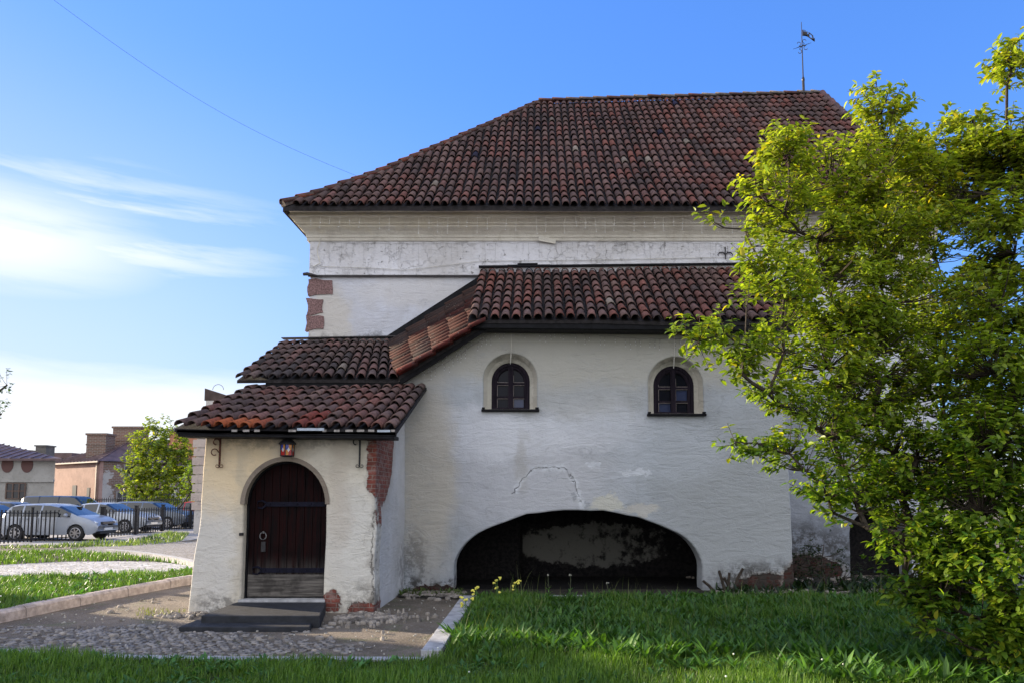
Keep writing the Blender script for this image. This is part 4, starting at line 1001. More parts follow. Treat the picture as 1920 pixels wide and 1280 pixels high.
# small white clover heads
x, y, _ = scatter(front, .8, .2); V = []
mbd = MB()
for a, b_ in zip(x, y): mbd.blob((a, b_, rng.uniform(.07, .13)), .009, .009, .009, 1, 0, lo=True)
x, y, _ = scatter(lawnA, 2, .2)
for a, b_ in zip(x, y): mbd.blob((a, b_, rng.uniform(.18, .24)), .013, .013, .011, 1, 0, lo=True)
mbd.build('clover_heads', simple('white_petals', (.75, .77, .70), .8, .1, 5, 0), kind='stuff')

# yellow-flowering stalks in the grass
M_YEL = simple('yellow_petals', (.75, .68, .12), .7, .2, 9, 0)
M_STEM = leaf_mat('pale_stem', .3); M_SEED = simple('dry_seed_head', (.35, .34, .28), .8, .2, 5, 0)
specs = [(930, 1165, .52, 'tallest yellow-flowered stalk of the lawn, nearest the vault opening'), (891, 1170, .44, 'yellow-flowered stalk, middle one of three at the lawn corner'), (868, 1178, .34, 'short yellow-flowered stalk closest to the concrete edging'),
         (968, 1140, .36, 'lone stalk with one pale yellow head just right of the three yellow ones'), (1030, 1128, .40, 'thin dry stalk standing before the dark vault, left of its middle'), (1068, 1132, .42, 'thin dry stalk standing before the dark vault, at its middle'), (1140, 1128, .28, 'short pale-tipped stalk before the right part of the vault')]
for si, (px, py, h, lab) in enumerate(specs):
    g0 = G(px, py, .0); t = thing('flower_stalk', g0, lab, 'wild flower', 'flowering stalks in the lawn'); yel = si < 4
    mb = MB(); c = (.12, .22, .05, 1) if yel else (.10, .11, .06, 1)
    top = g0+Vector((rng.normal(0, .02), 0, h)); mb.tube([g0, g0.lerp(top, .5)+Vector((.008, 0, 0)), top], [.006, .005, .003], 5, c)
    br = []
    for j in range(5 if yel else 3):
        a_ = g0.lerp(top, .5+.11*j); ang = rng.uniform(0, 6.28); e_ = a_+Vector((math.cos(ang)*.05, math.sin(ang)*.04, .05)); mb.tube([a_, e_], .0025, 4, c); br.append(e_)
    mb.build('stem', M_STEM, t)
    for e_ in (br[1:]+[top] if yel else [top]):
        mb = MB()
        for j in range(6 if yel else 3): mb.blob(e_+Vector((rng.normal(0, .008), rng.normal(0, .008), rng.normal(0, .008))), .012, .012, .010, j, .2, lo=True)
        mb.build('flower_head', M_YEL if yel else M_SEED, t)
    n = 10; P_ = np.array([list(g0.lerp(top, rng.uniform(0, .5))) for _ in range(n)]); an = rng.uniform(0, 6.28, n)
    leaves_mesh('leaf', P_, np.c_[np.cos(an), np.sin(an), np.full(n, 1.0)], np.c_[-np.cos(an), -np.sin(an), np.full(n, .6)], rng.uniform(.06, .12, n), rng.uniform(.012, .022, n), cols(n, (.08, .20, .04), (.14, .28, .06)), M_GRASS, .3, parent=t)

# trees ---------------------------------------------------------------
def grow(name, base, blobs, label, leaf=(.05, .085), lw=.5, per=8, dens=1.0, ca=(.032, .095, .012), cb=(.25, .34, .032), trunk_r=.07, upb=.55, nstem=3, cat='tree', twig=.16, sunlit=False, **k):
    """blobs: (centre, radius). limbs run from the base to every clump, twigs with rosettes of leaves fill the clump"""
    t = thing(name, base, label, cat, **k); base = Vector(base)
    nodes = [(base.copy(), None, 0)]; segs = []
    order = sorted(blobs, key=lambda q: (q[0]-base).length)
    ends = []
    for c, r in order:
        best = min(range(len(nodes)), key=lambda i: (nodes[i][0]-c).length*1.0+nodes[i][2]*.35+(5 if nodes[i][0].z > c.z+.1 else 0))
        p0 = nodes[best][0]; L_ = (c-p0).length; n_ = max(2, int(L_/.22)); prev = best; sag = Vector((0, 0, 1))*(L_*.10)
        for i in range(1, n_+1):
            u = i/n_; q = p0.lerp(c, u)+sag*math.sin(math.pi*u)*-.6+Vector(mnoise.noise_vector(p0.lerp(c, u)*1.5))*.07*math.sin(math.pi*u)
            nodes.append((q, prev, nodes[prev][2]+L_/n_)); prev = len(nodes)-1
        ends.append((prev, c, r))
    P_, D_, Nn = [], [], []; twigs = []
    NP = np.array([list(q[0]) for q in nodes])
    for prev, c, r in ends:
        m_ = int(dens*r*r*190*(1+.5*r))+6
        for _ in range(m_):
            v = rng.normal(0, 1, 3); v /= np.linalg.norm(v); rr = r*rng.uniform(.35, 1.08)**.7
            p = np.array(c)+v*rr*np.array([1, 1, .9])
            if mnoise.noise(Vector(p)*2.9) < -.08: continue
            dd = np.linalg.norm(NP-p, axis=1)+np.where(NP[:, 2] > p[2]+.05, .3, 0); j = int(np.argmin(dd))
            out = p-NP[j]; L0 = np.linalg.norm(out); out = out/(L0+1e-6)+np.array([0, 0, upb])+v*.4; out /= np.linalg.norm(out)
            twigs.append((NP[j], p, out))
            for q in range(per):
                s_ = rng.uniform(-.15, 1.0)*twig; an = rng.uniform(0, 6.28)
                sd = np.cross(out, [math.cos(an), math.sin(an), .3]); sd /= np.linalg.norm(sd)
                P_.append(p+out*s_); hz = np.array([sd[0], sd[1], sd[2]*.35]); D_.append(hz*rng.uniform(.7, 1.1)+out*rng.uniform(0, .7)*np.array([1, 1, .6])+np.array([0, 0, rng.uniform(-.18, .15)])); Nn.append(np.array([0, 0, 1.0])+out*.2+rng.normal(0, .28, 3))
    # thickness from how many ends hang on each node
    load = np.ones(len(nodes))*.4
    for i in range(len(nodes)-1, 0, -1): load[nodes[i][1]] += load[i]
    mx = load[0]; mb = MB()
    rad = lambda i: max(.006, trunk_r*(load[i]/mx)**.5)
    for i in range(1, len(nodes)):
        j = nodes[i][1]; mb.tube([nodes[j][0], nodes[i][0]], [min(rad(j), rad(i)*1.35), rad(i)], 6, caps=False)
    for a_, b_, o_ in twigs[::2]:
        a_, b_, o_ = Vector(a_), Vector(b_), Vector(o_); L_ = (b_-a_).length
        mb.tube([a_, a_.lerp(b_, .5)-Vector((0, 0, .06*L_)), b_, b_+o_*twig], [.006, .0045, .0035, .002], 4, caps=False)
    mb.build('trunk', M_BARK, t)
    n = len(P_); L_ = rng.uniform(leaf[0], leaf[1], n); P_ = np.array(P_)
    c = cols(n, ca, cb, .28)
    if sunlit: t_ = np.clip((P_[:, 2]-1.8)/3.6, 0, 1)[:, None]*rng.uniform(.2, 1, (n, 1)); c[:, :3] = c[:, :3]*(1-t_)+np.array([.35, .37, .05])*t_  # yellow blended in with height paints sunlight on the crown
    ye = rng.random(n) < .06; c[ye, :3] *= np.array([1.7, 1.2, .9])
    leaves_mesh('crown', P_, np.array(D_), np.array(Nn), L_, L_*rng.uniform(lw*.85, lw*1.15, n), c, M_LEAF, .22, parent=t)
    return t
def bl(lst, f0=1.0):
    out = []
    for px, py, r, Y in lst: out.append((at(px, py, Y), r/F*Y*1.03))
    return out
mainb = [(1650, 215, 42, 7.6), (1632, 160, 24, 7.6), (1668, 165, 24, 7.7), (1470, 270, 28, 7.3), (1480, 300, 45, 7.4), (1560, 345, 75, 7.6), (1655, 320, 80, 7.8), (1385, 328, 24, 7.1), (1420, 345, 26, 7.2),
         (1340, 418, 22, 7.0), (1395, 430, 30, 7.1), (1470, 400, 55, 7.3), (1530, 450, 85, 7.6), (1640, 440, 90, 7.9), (1425, 490, 38, 7.1), (1740, 420, 60, 8.1),
         (1470, 560, 55, 7.1), (1560, 560, 90, 7.5), (1660, 570, 95, 7.8), (1400, 575, 30, 6.9),
         (1270, 625, 16, 6.8), (1310, 640, 24, 6.8), (1360, 625, 26, 6.8), (1400, 650, 34, 6.9), (1470, 660, 48, 7.0), (1390, 700, 26, 6.9), (1440, 735, 30, 7.0), (1550, 690, 85, 7.4), (1650, 710, 90, 7.6),
         (1500, 780, 50, 7.2), (1380, 828, 14, 6.9), (1420, 830, 24, 7.0), (1480, 850, 42, 7.1), (1560, 820, 60, 7.3), (1650, 830, 90, 7.5), (1540, 905, 40, 7.1), (1600, 925, 45, 7.2), (1690, 930, 70, 7.4),
         (1700, 1040, 45, 7.0), (1690, 1000, 34, 6.9), (1560, 960, 14, 7.2), (1760, 700, 95, 8.0), (1780, 560, 90, 8.3), (1790, 850, 90, 7.8), (1760, 1080, 60, 7.2), (1700, 1110, 30, 7.0), (1720, 860, 70, 7.3), (1610, 620, 70, 7.5), (1590, 400, 60, 7.7)]
rb = [(1720, 300, 50, 8.2), (1780, 300, 50, 8.2), (1850, 300, 55, 8.1), (1910, 310, 60, 7.9), (1745, 350, 70, 8.1), (1760, 235, 26, 8.4), (1750, 260, 28, 8.5), (1825, 225, 26, 8.3), (1830, 265, 30, 8.2), (1890, 255, 45, 8.0), (1896, 130, 26, 7.8), (1912, 100, 26, 7.8), (1885, 110, 14, 7.8), (1888, 160, 12, 7.8), (1800, 340, 60, 8.3), (1900, 360, 80, 7.8), (1960, 300, 70, 7.8), (1850, 450, 80, 7.7), (1950, 480, 90, 7.6), (1870, 580, 85, 7.3),
      (1960, 640, 90, 7.3), (1860, 700, 80, 7.0), (1950, 780, 100, 6.9), (1850, 840, 85, 6.8), (1950, 930, 100, 6.7), (1840, 960, 85, 6.7), (1880, 1060, 90, 6.6), (1790, 1010, 70, 6.9), (1960, 1100, 100, 6.5),
      (1780, 1130, 50, 6.9), (1840, 1160, 70, 6.7), (1920, 1190, 70, 6.5), (1870, 1230, 40, 6.5), (1740, 1165, 22, 6.8), (1790, 1190, 40, 6.7), (1850, 1210, 45, 6.5), (1760, 1120, 40, 6.8), (1810, 1060, 70, 6.8)]
grow('leafy_tree', (4.15, 8.3, 0), bl(mainb), 'many-stemmed young tree with bright lit leaves reaching across the annex roof', trunk_r=.05, sunlit=True, dens=7.5, leaf=(.05, .095))
grow('leafy_tree', (4.9, 7.5, 0), bl(rb), 'dense leafy tree at the right edge, foliage down to the grass', trunk_r=.05, sunlit=True, dens=7.5, leaf=(.055, .10))
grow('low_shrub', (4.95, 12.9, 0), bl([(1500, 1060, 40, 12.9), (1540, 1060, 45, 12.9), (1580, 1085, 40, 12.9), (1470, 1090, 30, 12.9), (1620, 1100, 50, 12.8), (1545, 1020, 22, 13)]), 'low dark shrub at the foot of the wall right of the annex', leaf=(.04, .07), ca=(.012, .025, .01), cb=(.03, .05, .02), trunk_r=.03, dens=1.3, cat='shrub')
# sawn stems at the foot of the annex wall
mb = MB(); sb = at(1362, 1112, 12.1)
for dx_, tx, h in ((0, -.10, .36), (.05, .02, .33), (.12, .17, .40), (.10, -.12, .25), (-.16, -.2, .2)):
    b_ = Vector((sb.x+dx_, 12.15, 0)); mb.tube([b_, b_+Vector((tx*.5, .02, h*.6)), b_+Vector((tx, 0, h))], [.028, .024, .022], 7)
mb.tube([(sb.x+.62, 12.2, 0), (sb.x+.52, 12.15, .32)], [.016, .008], 6)
mb.build('sawn_stems', M_BARK, label='cluster of cut-off dark stems at the foot of the annex wall', cat='stump')

# far tree behind the fence, the bush beside the pier, a branch reaching in from the left
gt = Vector((-24.6, 48, -.25))
grow('tree', gt, bl([(300, 800, 20, 48), (285, 830, 34, 47.6), (325, 830, 30, 48), (262, 862, 26, 47.5), (300, 870, 45, 47.2), (340, 865, 32, 48), (258, 905, 26, 47), (295, 915, 42, 47), (340, 915, 34, 47.5), (240, 880, 14, 47.2), (272, 930, 25, 47)]),
     'round yellow-green tree behind the fence, before the ruined house', leaf=(.14, .24), lw=.7, per=9, dens=.42, trunk_r=.12, twig=.35, ca=(.12, .18, .02), cb=(.26, .30, .04))
grow('bush', (-20.8, 41, -.25), bl([(352, 895, 12, 41), (362, 915, 14, 41), (358, 880, 8, 41), (368, 890, 12, 41)]), 'small bright bush just left of the brick pier', leaf=(.12, .2), lw=.7, per=8, dens=.35, trunk_r=.06, twig=.2, ca=(.10, .17, .02), cb=(.18, .24, .03), cat='bush')
grow('tree', (-12.6, 15.0, 0), [(Vector((x, y, z)), r) for x, y, z, r in ((-12.3, 15, 3.4, 1.0), (-12.6, 14.6, 4.6, 1.1), (-12.4, 15.2, 5.6, .8), (-11.2, 14.6, 3.9, .4), (-11.2, 14.6, 3.1, .4), (-10.42, 14.4, 3.72, .22), (-10.5, 14.4, 3.15, .18), (-10.8, 14.5, 3.5, .3))],
     'tree outside the left edge, a few leaf tips reaching in', trunk_r=.12, dens=.6, ca=(.03, .07, .02), cb=(.06, .11, .03), cat='tree')

#PART3
# ------------------------------------------------------------------ iron fence of the car park
M_FENCE = simple('black_painted_iron', (.012, .012, .014), .45, .3, 10, 0)
FN = thing('iron_fence', (-15.8, 27, -.2), 'black iron bar fence along the car park, with a gap between two posts', 'fence')
def fence_run(pxs, ys_, hts, gapw, nb):
    P_ = [G(px, py) for px, py in zip(pxs, ys_)]
    for a, b_, n_ in zip(P_[:-1], P_[1:], nb):
        if n_ == 0: continue
        mb = MB(); h = 1.22
        for zz in (.12, 1.10): mb.bar(a+Vector((0, 0, zz)), b_+Vector((0, 0, zz)), .03, .035)
        for i in range(1, n_):
            q = a.lerp(b_, i/n_); mb.bar(q+Vector((0, 0, .03)), q+Vector((0, 0, h-.02)), .034, .034)
        mb.build('panel', M_FENCE, FN)
    return P_
pp = fence_run([-70, 58, 146, 191, 254, 304, 357, 400], [1025, 1016, 1010.5, 1009, 1001.5, 995, 991, 989], None, 0, [16, 11, 0, 11, 11, 12, 10])
for i, (q, w_) in enumerate(zip(pp, (.06, .06, .15, .15, .12, .12, .11, .11))):
    mb = MB(); mb.box(q.x-w_/2, q.x+w_/2, q.y-w_/2, q.y+w_/2, q.z-.1, q.z+1.30); mb.box(q.x-w_*.65, q.x+w_*.65, q.y-w_*.65, q.y+w_*.65, q.z+1.301, q.z+1.33); mb.build('post', M_FENCE, FN)
FB = thing('rear_fence', (-25, 44, -.25), 'thin rear railing seen between the parked cars and the tree', 'fence')
mb = MB(); a, b_ = Vector((-31, 44.5, -.25)), Vector((-19.5, 44.5, -.25))
for zz in (.15, 1.5): mb.bar(a+Vector((0, 0, zz)), b_+Vector((0, 0, zz)), .04, .04)
for i in range(90): q = a.lerp(b_, i/89); mb.bar(q, q+Vector((0, 0, 1.62)), .025, .025)
mb.build('railing', M_FENCE, FB)

# ------------------------------------------------------------------ parked cars
def paint(name, c, metal=.12):
    def fn(n, b, o):
        n.put(b.inputs['Base Color'], c); b.inputs['Metallic'].default_value = metal; b.inputs['Roughness'].default_value = .32
        b.inputs['Coat Weight'].default_value = .25; b.inputs['Coat Roughness'].default_value = .06
        n.put(b.inputs['Roughness'], n.mr(n.noise(n.pos(), 3, 4), .3, .7, .28, .45))
    return mat(name, fn)
def flat(name, c, rough=.5, metal=0, spec=.5):
    def fn(n, b, o):
        n.put(b.inputs['Base Color'], c); b.inputs['Metallic'].default_value = metal; b.inputs['Roughness'].default_value = rough; b.inputs['Specular IOR Level'].default_value = spec
    return mat(name, fn)
M_CGL = flat('car_glass', (.012, .015, .02), .05, 0, .8); M_TYRE = flat('tyre_rubber', (.015, .015, .016), .85); M_RIM = flat('alloy_rim', (.35, .35, .37), .35, .8)
M_HL = flat('headlight_glass', (.55, .58, .62), .1, .3, .8); M_TL = flat('tail_light_glass', (.25, .01, .01), .2); M_BLK = flat('black_trim', (.012, .012, .013), .6); M_CHR = flat('chrome_trim', (.6, .6, .62), .15, 1)
M_PLATE = flat('number_plate', (.65, .65, .62), .5)
CARS = {  # (fraction of length, roof/hood height fraction of H), window pillar stations
 'hatch': dict(L=3.95, W=1.70, H=1.47, top=[(0, .60), (.01, .66), (.03, .72), (.10, .94), (.18, .985), (.35, 1.0), (.50, .985), (.60, .93), (.80, .685), (.90, .62), (.965, .54), (1, .40)], belt=.645, side=(.115, .735), ws=(.59, .80), rw=(.03, .12), wheels=(.185, .80)),
 'sedan': dict(L=4.5, W=1.76, H=1.44, top=[(0, .52), (.01, .66), (.10, .70), (.16, .71), (.28, .95), (.36, .99), (.48, 1.0), (.56, .965), (.72, .70), (.86, .65), (.96, .57), (1, .42)], belt=.655, side=(.19, .68), ws=(.555, .72), rw=(.16, .285), wheels=(.20, .80)),
 'estate': dict(L=4.5, W=1.76, H=1.46, top=[(0, .55), (.01, .66), (.03, .72), (.08, .93), (.14, .985), (.35, 1.0), (.52, .985), (.58, .95), (.74, .69), (.88, .64), (.96, .57), (1, .42)], belt=.65, side=(.09, .70), ws=(.575, .74), rw=(.03, .09), wheels=(.19, .80)),
 'van': dict(L=4.8, W=1.85, H=1.75, top=[(0, .5), (.008, .62), (.02, .90), (.05, .985), (.3, 1.0), (.62, .99), (.68, .96), (.80, .70), (.93, .60), (.98, .52), (1, .4)], belt=.62, side=(.06, .78), ws=(.675, .80), rw=(.015, .04), wheels=(.18, .82))}
def car(kind, X, Y, rz, mpaint, label, z=-.246):
    K = CARS[kind]; L_, W, Hh = K['L'], K['W'], K['H']; r = .315
    t = thing('parked_car', (X, Y, z), label, 'car', 'cars parked behind the iron fence', rz)
    wx = [(-.5+q)*L_ for q in K['wheels']]
    xs = set(round(L_*(-.5+i/34), 4) for i in range(35))
    for w_ in wx:
        for j in range(9): xs.add(round(w_+(r+.05)*math.cos(math.pi*j/8), 4))
    for q in K['side']+K['ws']+K['rw']: xs.add(round((q-.5)*L_, 4))
    pil = [K['side'][0]+(K['side'][1]-K['side'][0])*q for q in ((.27, .60) if kind != 'hatch' else (.20, .50))]
    for q in pil: xs.add(round((q-.5)*L_-.035, 4)); xs.add(round((q-.5)*L_+.035, 4))
    xs = sorted(xs)
    def top(x):
        f = x/L_+.5; T = K['top']
        for (a, b_), (c, d_) in zip(T[:-1], T[1:]):
            if f <= c: return Hh*(b_+(d_-b_)*(f-a)/(c-a))
        return Hh*T[-1][1]
    rings = []
    for x in xs:
        f = x/L_+.5; tz = top(x); bz = min(Hh*K['belt']*(1.0-.05*(f-.3)), tz-.03)
        e = min(1, (.5-abs(f-.5))/.10); w_ = W/2*(.80+.20*math.sin(e*math.pi/2)); zb = .24+.14*(1-min(1, (.5-abs(f-.5))/.06))
        for q in wx:
            if abs(x-q) < r+.05: zb = max(zb, .30+math.sqrt(max(0, (r+.05)**2-(x-q)**2))-.0)
        gh = max(0, (tz-bz)/(Hh*.34)); tw = w_*(.93-.17*min(1, gh))
        z1 = max(.50, zb+.01)
        rings.append([(w_*.95, zb), (w_*1.0, max(zb+.005, min(.42, z1))), (w_*1.0, max(zb+.01, min(bz-.10, max(z1, .62)))), (w_*.965, bz), (tw+.0, max(bz+.01, tz-.055*min(1, gh)-.012)), (tw*.80, tz-.010), (0, tz)])
    body = MB(); wins = {'side_window': MB(), 'side_window_': MB(), 'windscreen': MB(), 'rear_window': MB()}; body.smooth = True
    V = []
    for x, rg in zip(xs, rings):
        for s_ in (1, -1): V += [(x, s_*w_, zz) for w_, zz in rg]
    nR = 7; bf = []
    for i in range(len(xs)-1):
        fm = ((xs[i]+xs[i+1])/2)/L_+.5
        for si, s_ in enumerate((1, -1)):
            for j in range(nR-1):
                q = [i*14+si*7+j, (i+1)*14+si*7+j, (i+1)*14+si*7+j+1, i*14+si*7+j+1]
                if s_ < 0: q.reverse()
                tgt = None
                if j == 3 and K['side'][0] < fm < K['side'][1] and rings[i][4][1]-rings[i][3][1] > .07 and rings[i+1][4][1]-rings[i+1][3][1] > .02 and not any(abs(fm-p_)*L_ < .035 for p_ in pil): tgt = 'side_window' if s_ > 0 else 'side_window_'
                if j in (4, 5) and K['ws'][0] < fm < K['ws'][1]: tgt = 'windscreen'
                if j in (4, 5) and K['rw'][0] < fm < K['rw'][1]: tgt = 'rear_window'
                if tgt: wins[tgt].smooth = True; wins[tgt].add([V[k] for k in q], [(0, 1, 2, 3)])
                else: bf.append(tuple(q))
    for i in (0, len(xs)-1):
        q = [i*14+j for j in range(7)]+[i*14+7+j for j in range(5, -1, -1)]
        bf.append(tuple(q if i else reversed(q)))
    body.add(V, bf)
    for q in wx:      # dark wheel wells sit inside
        pass
    def B(mb, name, m_, par=t, **k):
        M = parent_world(t); mb.v = [tuple(M @ Vector(q)) for q in mb.v]
        me = MB(); me.__dict__ = mb.__dict__
        Mi = parent_world(par).inverted(); vv = [tuple(Mi @ Vector(q)) for q in mb.v]
        mesh = bpy.data.meshes.new(name); mesh.from_pydata(vv, [], mb.f); mesh.materials.append(m_)
        if any(mb.sm): mesh.polygons.foreach_set('use_smooth', mb.sm)
        o = bpy.data.objects.new(name, mesh); col.objects.link(o); o.parent = par; return prop(o, **k)
    bo = B(body, 'body', mpaint)
    for nme, mbw in wins.items():
        if mbw.f: B(mbw, nme.rstrip('_'), M_CGL)
    mb = MB(); mb.box(-L_*.46, L_*.46, -W*.42, W*.42, .26, .60); B(mb, 'underbody', M_BLK)
    for q in wx:
        for s_ in (1, -1):
            yw = s_*(W/2-.11)
            mb = MB(); mb.smooth = True; mb.lathe((q, yw, r), [(r*.66, -.10), (r*.93, -.105), (r, -.07), (r, .07), (r*.93, .105), (r*.66, .10)], 22, 'y'); ty = B(mb, 'wheel', M_TYRE)
            mb = MB(); yo = yw+s_*.10
            for k_ in range(7):
                a = 2*math.pi*k_/7; mb.bar((q, yo, r), (q+math.cos(a)*r*.62, yo, r+math.sin(a)*r*.62), .05, .03, Vector((0, 1, 0)))
            mb.tube([(q+math.cos(a)*r*.64, yo, r+math.sin(a)*r*.64) for a in [2*math.pi*i/20 for i in range(21)]], .018, 5, caps=False); mb.lathe((q, yo, r), [(.06, -.02), (.05, .02)], 10, 'y')
            B(mb, 'rim', M_RIM, ty)
    xf = L_/2; fz = Hh*.47
    for s_ in (1, -1):
        mb = MB(); mb.smooth = True; mb.blob((xf-.20, s_*W*.36, fz+.02), .17, .13, .085, 2, .02); B(mb, 'headlight', M_HL)
        mb = MB(); mb.smooth = True; mb.blob((-xf+.07, s_*W*.40, Hh*.56), .06, .07, .13, 2, .02); B(mb, 'tail_light', M_TL)
        mb = MB(); mb.smooth = True; xm = (K['side'][1]-.5)*L_-.10; mb.blob((xm, s_*(W/2+.08), Hh*.69), .07, .10, .07, 3, .02); B(mb, 'wing_mirror', mpaint)
        for q in ((pil[0]-.5)*L_+.10, (pil[1]-.5)*L_+.12):
            mb = MB(); mb.box(q, q+.17, s_*W/2-.02, s_*W/2+.02, Hh*.575, Hh*.60); B(mb, 'door_handle', mpaint)
            mb = MB(); mb.box(q-.14, q-.13, s_*(W/2)-.012, s_*(W/2)+.004, .34, Hh*.62); B(mb, 'door_gap', M_BLK)
    mb = MB(); mb.box(xf-.06, xf+.012, -W*.24, W*.24, fz-.04, fz+.05); g_ = B(mb, 'grille', M_BLK)
    for k_ in range(3): mb = MB(); mb.box(xf+.010, xf+.022, -W*.23, W*.23, fz-.03+k_*.028, fz-.018+k_*.028); B(mb, 'grille_bar', M_CHR, g_)
    mb = MB(); mb.box(xf-.10, xf+.015, -W*.30, W*.30, .27, .36); B(mb, 'air_intake', M_BLK)
    mb = MB(); mb.box(xf-.0, xf+.03, -.26, .26, .40, .50); B(mb, 'number_plate', M_PLATE)
    return t
SILV, SILB, DARK, REDP, WHT, DGR = paint('silver_paint', (.30, .33, .38)), paint('pale_silver_paint', (.40, .43, .47)), paint('black_paint', (.02, .022, .027)), paint('red_paint', (.38, .02, .03), .1), paint('white_paint', (.75, .75, .74), 0), paint('grey_blue_paint', (.13, .15, .18))
def cx_(px, Y): return (px-CX)/F*Y*1.0
car('hatch', cx_(106, 29.5)-.15, 30.2, R(-2), SILV, 'silver hatchback parked closest to the fence at the left')
car('sedan', cx_(214, 36)-.1, 36.0, R(-4), SILB, 'pale silver saloon right behind and to the right of the hatchback')
car('estate', cx_(300, 40)-.3, 40.2, R(-7), DGR, 'grey estate car before the leafy tree, third of the front cars')
car('sedan', cx_(378, 43)+.2, 43.2, R(-4), REDP, 'dark red saloon at the right end, half behind the brick pier')
car('van', cx_(122, 42), 42.5, R(-3), DARK, 'black van whose long roof shows above the silver hatchback')
car('estate', cx_(26, 39)-.6, 38.0, R(184), DGR, 'grey estate car at the left, its rear window above the hatchback')
car('sedan', cx_(-42, 30)-.2, 31.0, R(-3), DARK, 'black saloon cut by the left edge of the photo')

# ------------------------------------------------------------------ houses beyond the car park
def oriented(P0, ux, depthv):
    """frame: x along the facade, y into the house"""
    return lambda x, y, z: P0+ux*x+depthv*y+Vector((0, 0, z))
def obox(mb, T, x0, x1, y0, y1, z0, z1):
    mb.add([T(x, y, z) for z in (z0, z1) for y in (y0, y1) for x in (x0, x1)], [(0, 2, 3, 1), (4, 5, 7, 6), (0, 1, 5, 4), (2, 6, 7, 3), (0, 4, 6, 2), (1, 3, 7, 5)])
def flatwall(name, c1, c2, brick=None):
    def fn(n, b, o):
        p = n.pos(); f = n.noise(p, .8, 6, .65); g = n.noise(p, 3.5, 6, .7)
        c = n.mix(n.mr(f, .36, .64), c1, c2); c = n.mix(n.m('MULTIPLY', n.mr(g, .56, .66), .5), c, tuple(q*.55 for q in c1))
        if brick:
            x, y, z = n.sep(p); bt = n.n('ShaderNodeTexBrick'); n.put(bt.inputs['Vector'], n.comb(n.m('ADD', x, y), z, 0))
            bt.inputs['Scale'].default_value = 1; bt.inputs['Brick Width'].default_value = .5; bt.inputs['Row Height'].default_value = .16; bt.inputs['Mortar Size'].default_value = .02
            n.put(bt.inputs['Color1'], (.20, .11, .08)); n.put(bt.inputs['Color2'], (.14, .09, .07)); n.put(bt.inputs['Mortar'], (.26, .24, .21))
            c = n.mix(n.mr(n.noise(p, .45, 6, .7), brick, brick+.03), c, bt.outputs[0])
        n.put(b.inputs['Base Color'], c); b.inputs['Roughness'].default_value = .9; n.put(b.inputs['Normal'], n.bump(g, .03))
    return mat(name, fn)
M_GREYW, M_PINK, M_RUIN, M_BRK = flatwall('grey_render', (.27, .26, .24), (.33, .32, .30)), flatwall('pink_render', (.34, .215, .18), (.42, .27, .225)), flatwall('ruined_render', (.34, .33, .32), (.42, .40, .38), .48), flatwall('chimney_brick', (.22, .10, .075), (.28, .13, .10), .30)
M_RMET = simple('weathered_metal_roof', (.115, .075, .075), .55, .3, 1.2, .002)
M_WDK = flat('dark_old_window', (.025, .025, .028), .3); M_WFR = flat('grey_window_frame', (.24, .23, .22), .8); M_OVAL = flat('brick_red_oval', (.10, .05, .045), .9)
Z0 = -.25
# pink and ruined house: two faces meet at a corner towards the camera
c0 = Vector(((188-CX)/F*70, 70, Z0)); uL = Vector((-.8, .6, 0)); uR = Vector((.6, .8, 0)); HE = 4.95
PH = thing('ruined_house', c0, 'old two-storey house, one wall pink and the other crumbling to bare brick', 'house')
TL = lambda x, y, z: c0+uL*x+uR*y+Vector((0, 0, z)); TR = lambda x, y, z: c0+uR*x+uL*y+Vector((0, 0, z))
mb = MB(); obox(mb, TL, 0, 11.5, 0, .3, 0, HE); mb.build('pink_wall', M_PINK, PH, recalc=True)
mb = MB(); obox(mb, TR, .302, 14, .002, 11, 0, HE-.02); mb.build('brick_wall', M_RUIN, PH, recalc=True)
mb = MB(); e = .35
A, B_, C_, D_ = TL(-e, -e, HE), TL(11.5, -e, HE), TL(11.5, 14, HE), TL(-e, 14.3, HE); R1, R2 = TL(5.5, 5.5, HE+2.7), TL(5.6, 9, HE+2.7)
mb.add([A, B_, C_, D_, R1, R2], [(0, 4, 1), (0, 3, 5, 4), (1, 4, 5, 2), (2, 5, 3)])
for i in range(1, 15):
    q = A.lerp(B_, i/15); k_ = min(1, min(i/15, 1-i/15)*2.05); mb.bar(q+Vector((0, 0, .03)), q.lerp(R1, 0)+(uR*5.8+Vector((0, 0, 2.7)))*k_, .06, .09)
mb.bar(A, R1, .1, .1); rf = mb.build('roof', M_RMET, PH, recalc=True)
mb = MB(); obox(mb, TL, -e, 11.5, -e-.05, -e+.1, HE-.14, HE-.02); mb.build('gutter', M_RMET, PH)
mb = MB(); obox(mb, TL, .45, .6, -.12, -.005, 0, HE-.1); mb.build('downpipe', simple('dull_pink_pipe', (.40, .30, .25), .6, .2, 5, 0), PH)
for (px0, px1, py0, py1, D0) in ((163, 197, 815, 853, 73), (212, 262, 802, 850, 76)):
    a, b_ = at(px0, py0, D0), at(px1, py1, D0); mb = MB(); mb.box(a.x, b_.x, D0, D0+1.6, b_.z-1.5, a.z); mb.box(a.x-.1, b_.x+.1, D0-.1, D0+1.7, a.z+.002, a.z+.2); mb.box(a.x-.05, b_.x+.05, D0-.05, D0+1.65, (a.z+b_.z)/2, (a.z+b_.z)/2+.15); mb.build('chimney', M_BRK, rf)
for (x0, x1, z0, z1) in ((1.9, 2.5, 1.6, 3.05-.6), (4.9, 5.8, 1.5, 2.7)):
    mb = MB(); obox(mb, TL, x0, x1, -.04, -.003, z0, z1); w_ = mb.build('window', M_WDK, PH)
